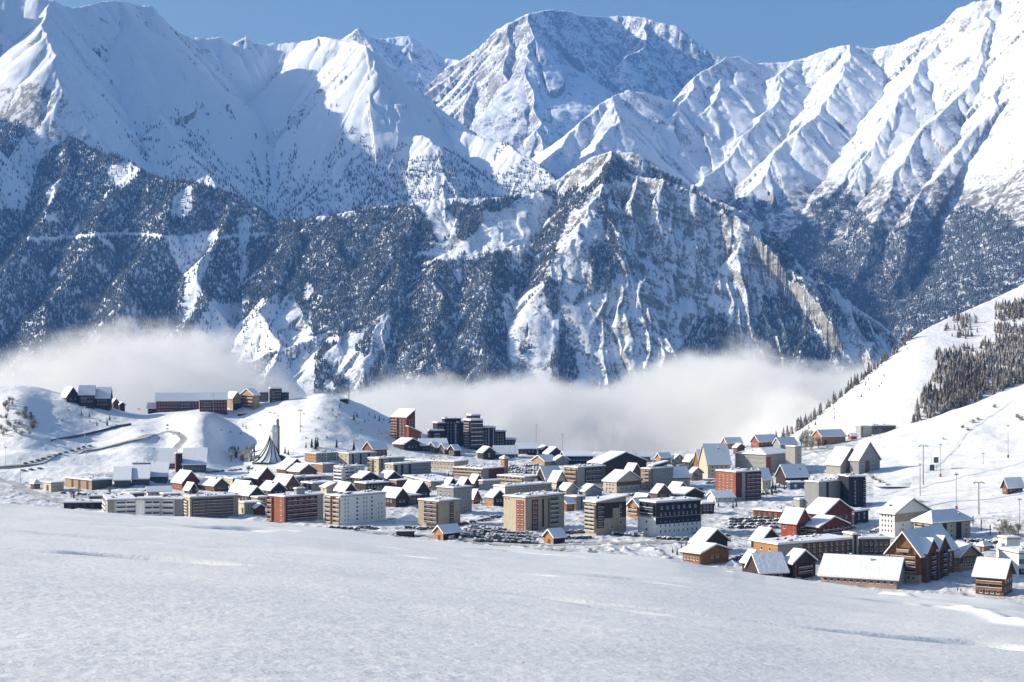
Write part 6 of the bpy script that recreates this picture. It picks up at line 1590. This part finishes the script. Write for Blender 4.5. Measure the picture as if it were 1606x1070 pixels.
for bottom in (0, 1):
    for y in hy_:
        for x, z in zip(hx, tz):
            VV.append((x, y, -420.0 if bottom else z - max(0, 2500 - y) * .16 * .8))
nx, ny = len(hx), len(hy_)
I = lambda b, j, i: b * nx * ny + j * nx + i
for j in range(ny - 1):
    for i in range(nx - 1):
        FF.append((I(0, j, i), I(0, j, i + 1), I(0, j + 1, i + 1), I(0, j + 1, i)))
        FF.append((I(1, j, i), I(1, j + 1, i), I(1, j + 1, i + 1), I(1, j, i + 1)))
for i in range(nx - 1):
    FF.append((I(1, 0, i), I(1, 0, i + 1), I(0, 0, i + 1), I(0, 0, i)))
    FF.append((I(0, ny - 1, i), I(0, ny - 1, i + 1), I(1, ny - 1, i + 1), I(1, ny - 1, i)))
for j in range(ny - 1):
    FF.append((I(0, j, 0), I(0, j + 1, 0), I(1, j + 1, 0), I(1, j, 0)))
    FF.append((I(1, j, nx - 1), I(1, j + 1, nx - 1), I(0, j + 1, nx - 1), I(0, j, nx - 1)))
o = link('cloud', np_mesh('cloud', np.array(VV), np.array(FF), m)); tag(o, kind='stuff')
# ================================================================== sky, sun, camera
w = bpy.data.worlds.new('World'); S.world = w; w.use_nodes = True
nt = w.node_tree; nt.nodes.clear()
sky = N(nt, 'ShaderNodeTexSky', sky_type='NISHITA', sun_disc=False, sun_elevation=R(SUN_EL), altitude=0.0, air_density=1.35, dust_density=2.0, ozone_density=4.2)
az = math.atan2(SUN.x, SUN.y)
sky.sun_rotation = az
bg = N(nt, 'ShaderNodeBackground', {'Color': sky.outputs[0], 'Strength': .08})
wo = N(nt, 'ShaderNodeOutputWorld'); nt.links.new(bg.outputs[0], wo.inputs[0])
L = bpy.data.lights.new('sun', 'SUN'); L.energy = 5.0; L.angle = R(.53); L.color = (1.0, .92, .77)
so = link('sun', L); so.rotation_euler = SUN.to_track_quat('Z', 'Y').to_euler()
cam = bpy.data.cameras.new('camera'); co = link('camera', cam)
co.location = (0, 0, 0); co.rotation_euler = (R(90), 0, 0)
cam.sensor_fit = 'HORIZONTAL'; cam.sensor_width = 36; cam.lens = F / 1606 * 36
cam.shift_y = (CY - 535) / 1606
cam.clip_start = .5; cam.clip_end = 40000
S.camera = co
S.view_settings.view_transform = 'Standard'; S.view_settings.look = 'None'; S.view_settings.exposure = .62; S.view_settings.gamma = 1
S.cycles.use_denoising = True
S.cycles.max_bounces = 8; S.cycles.diffuse_bounces = 3; S.cycles.volume_bounces = 6; S.cycles.volume_step_rate = .17; S.cycles.volume_max_steps = 256
HAZE = 2.9e-5
if HAZE:
    bm = bmesh.new(); bmesh.ops.create_cube(bm, size=1)
    me = bpy.data.meshes.new('haze'); bm.to_mesh(me); bm.free()
    m, nt, out = nodes('thin_blue_air')
    pv = N(nt, 'ShaderNodeVolumePrincipled', {'Color': (.16, .42, 1, 1), 'Density': HAZE, 'Anisotropy': 0.0})
    nt.links.new(pv.outputs[0], out.inputs['Volume'])
    me.materials.append(m)
    o = link('haze', me); o.scale = (15000, 17000, 6000); o.location = (0, 7500, 6000 / 2 - 2000)
    tag(o, kind='stuff')
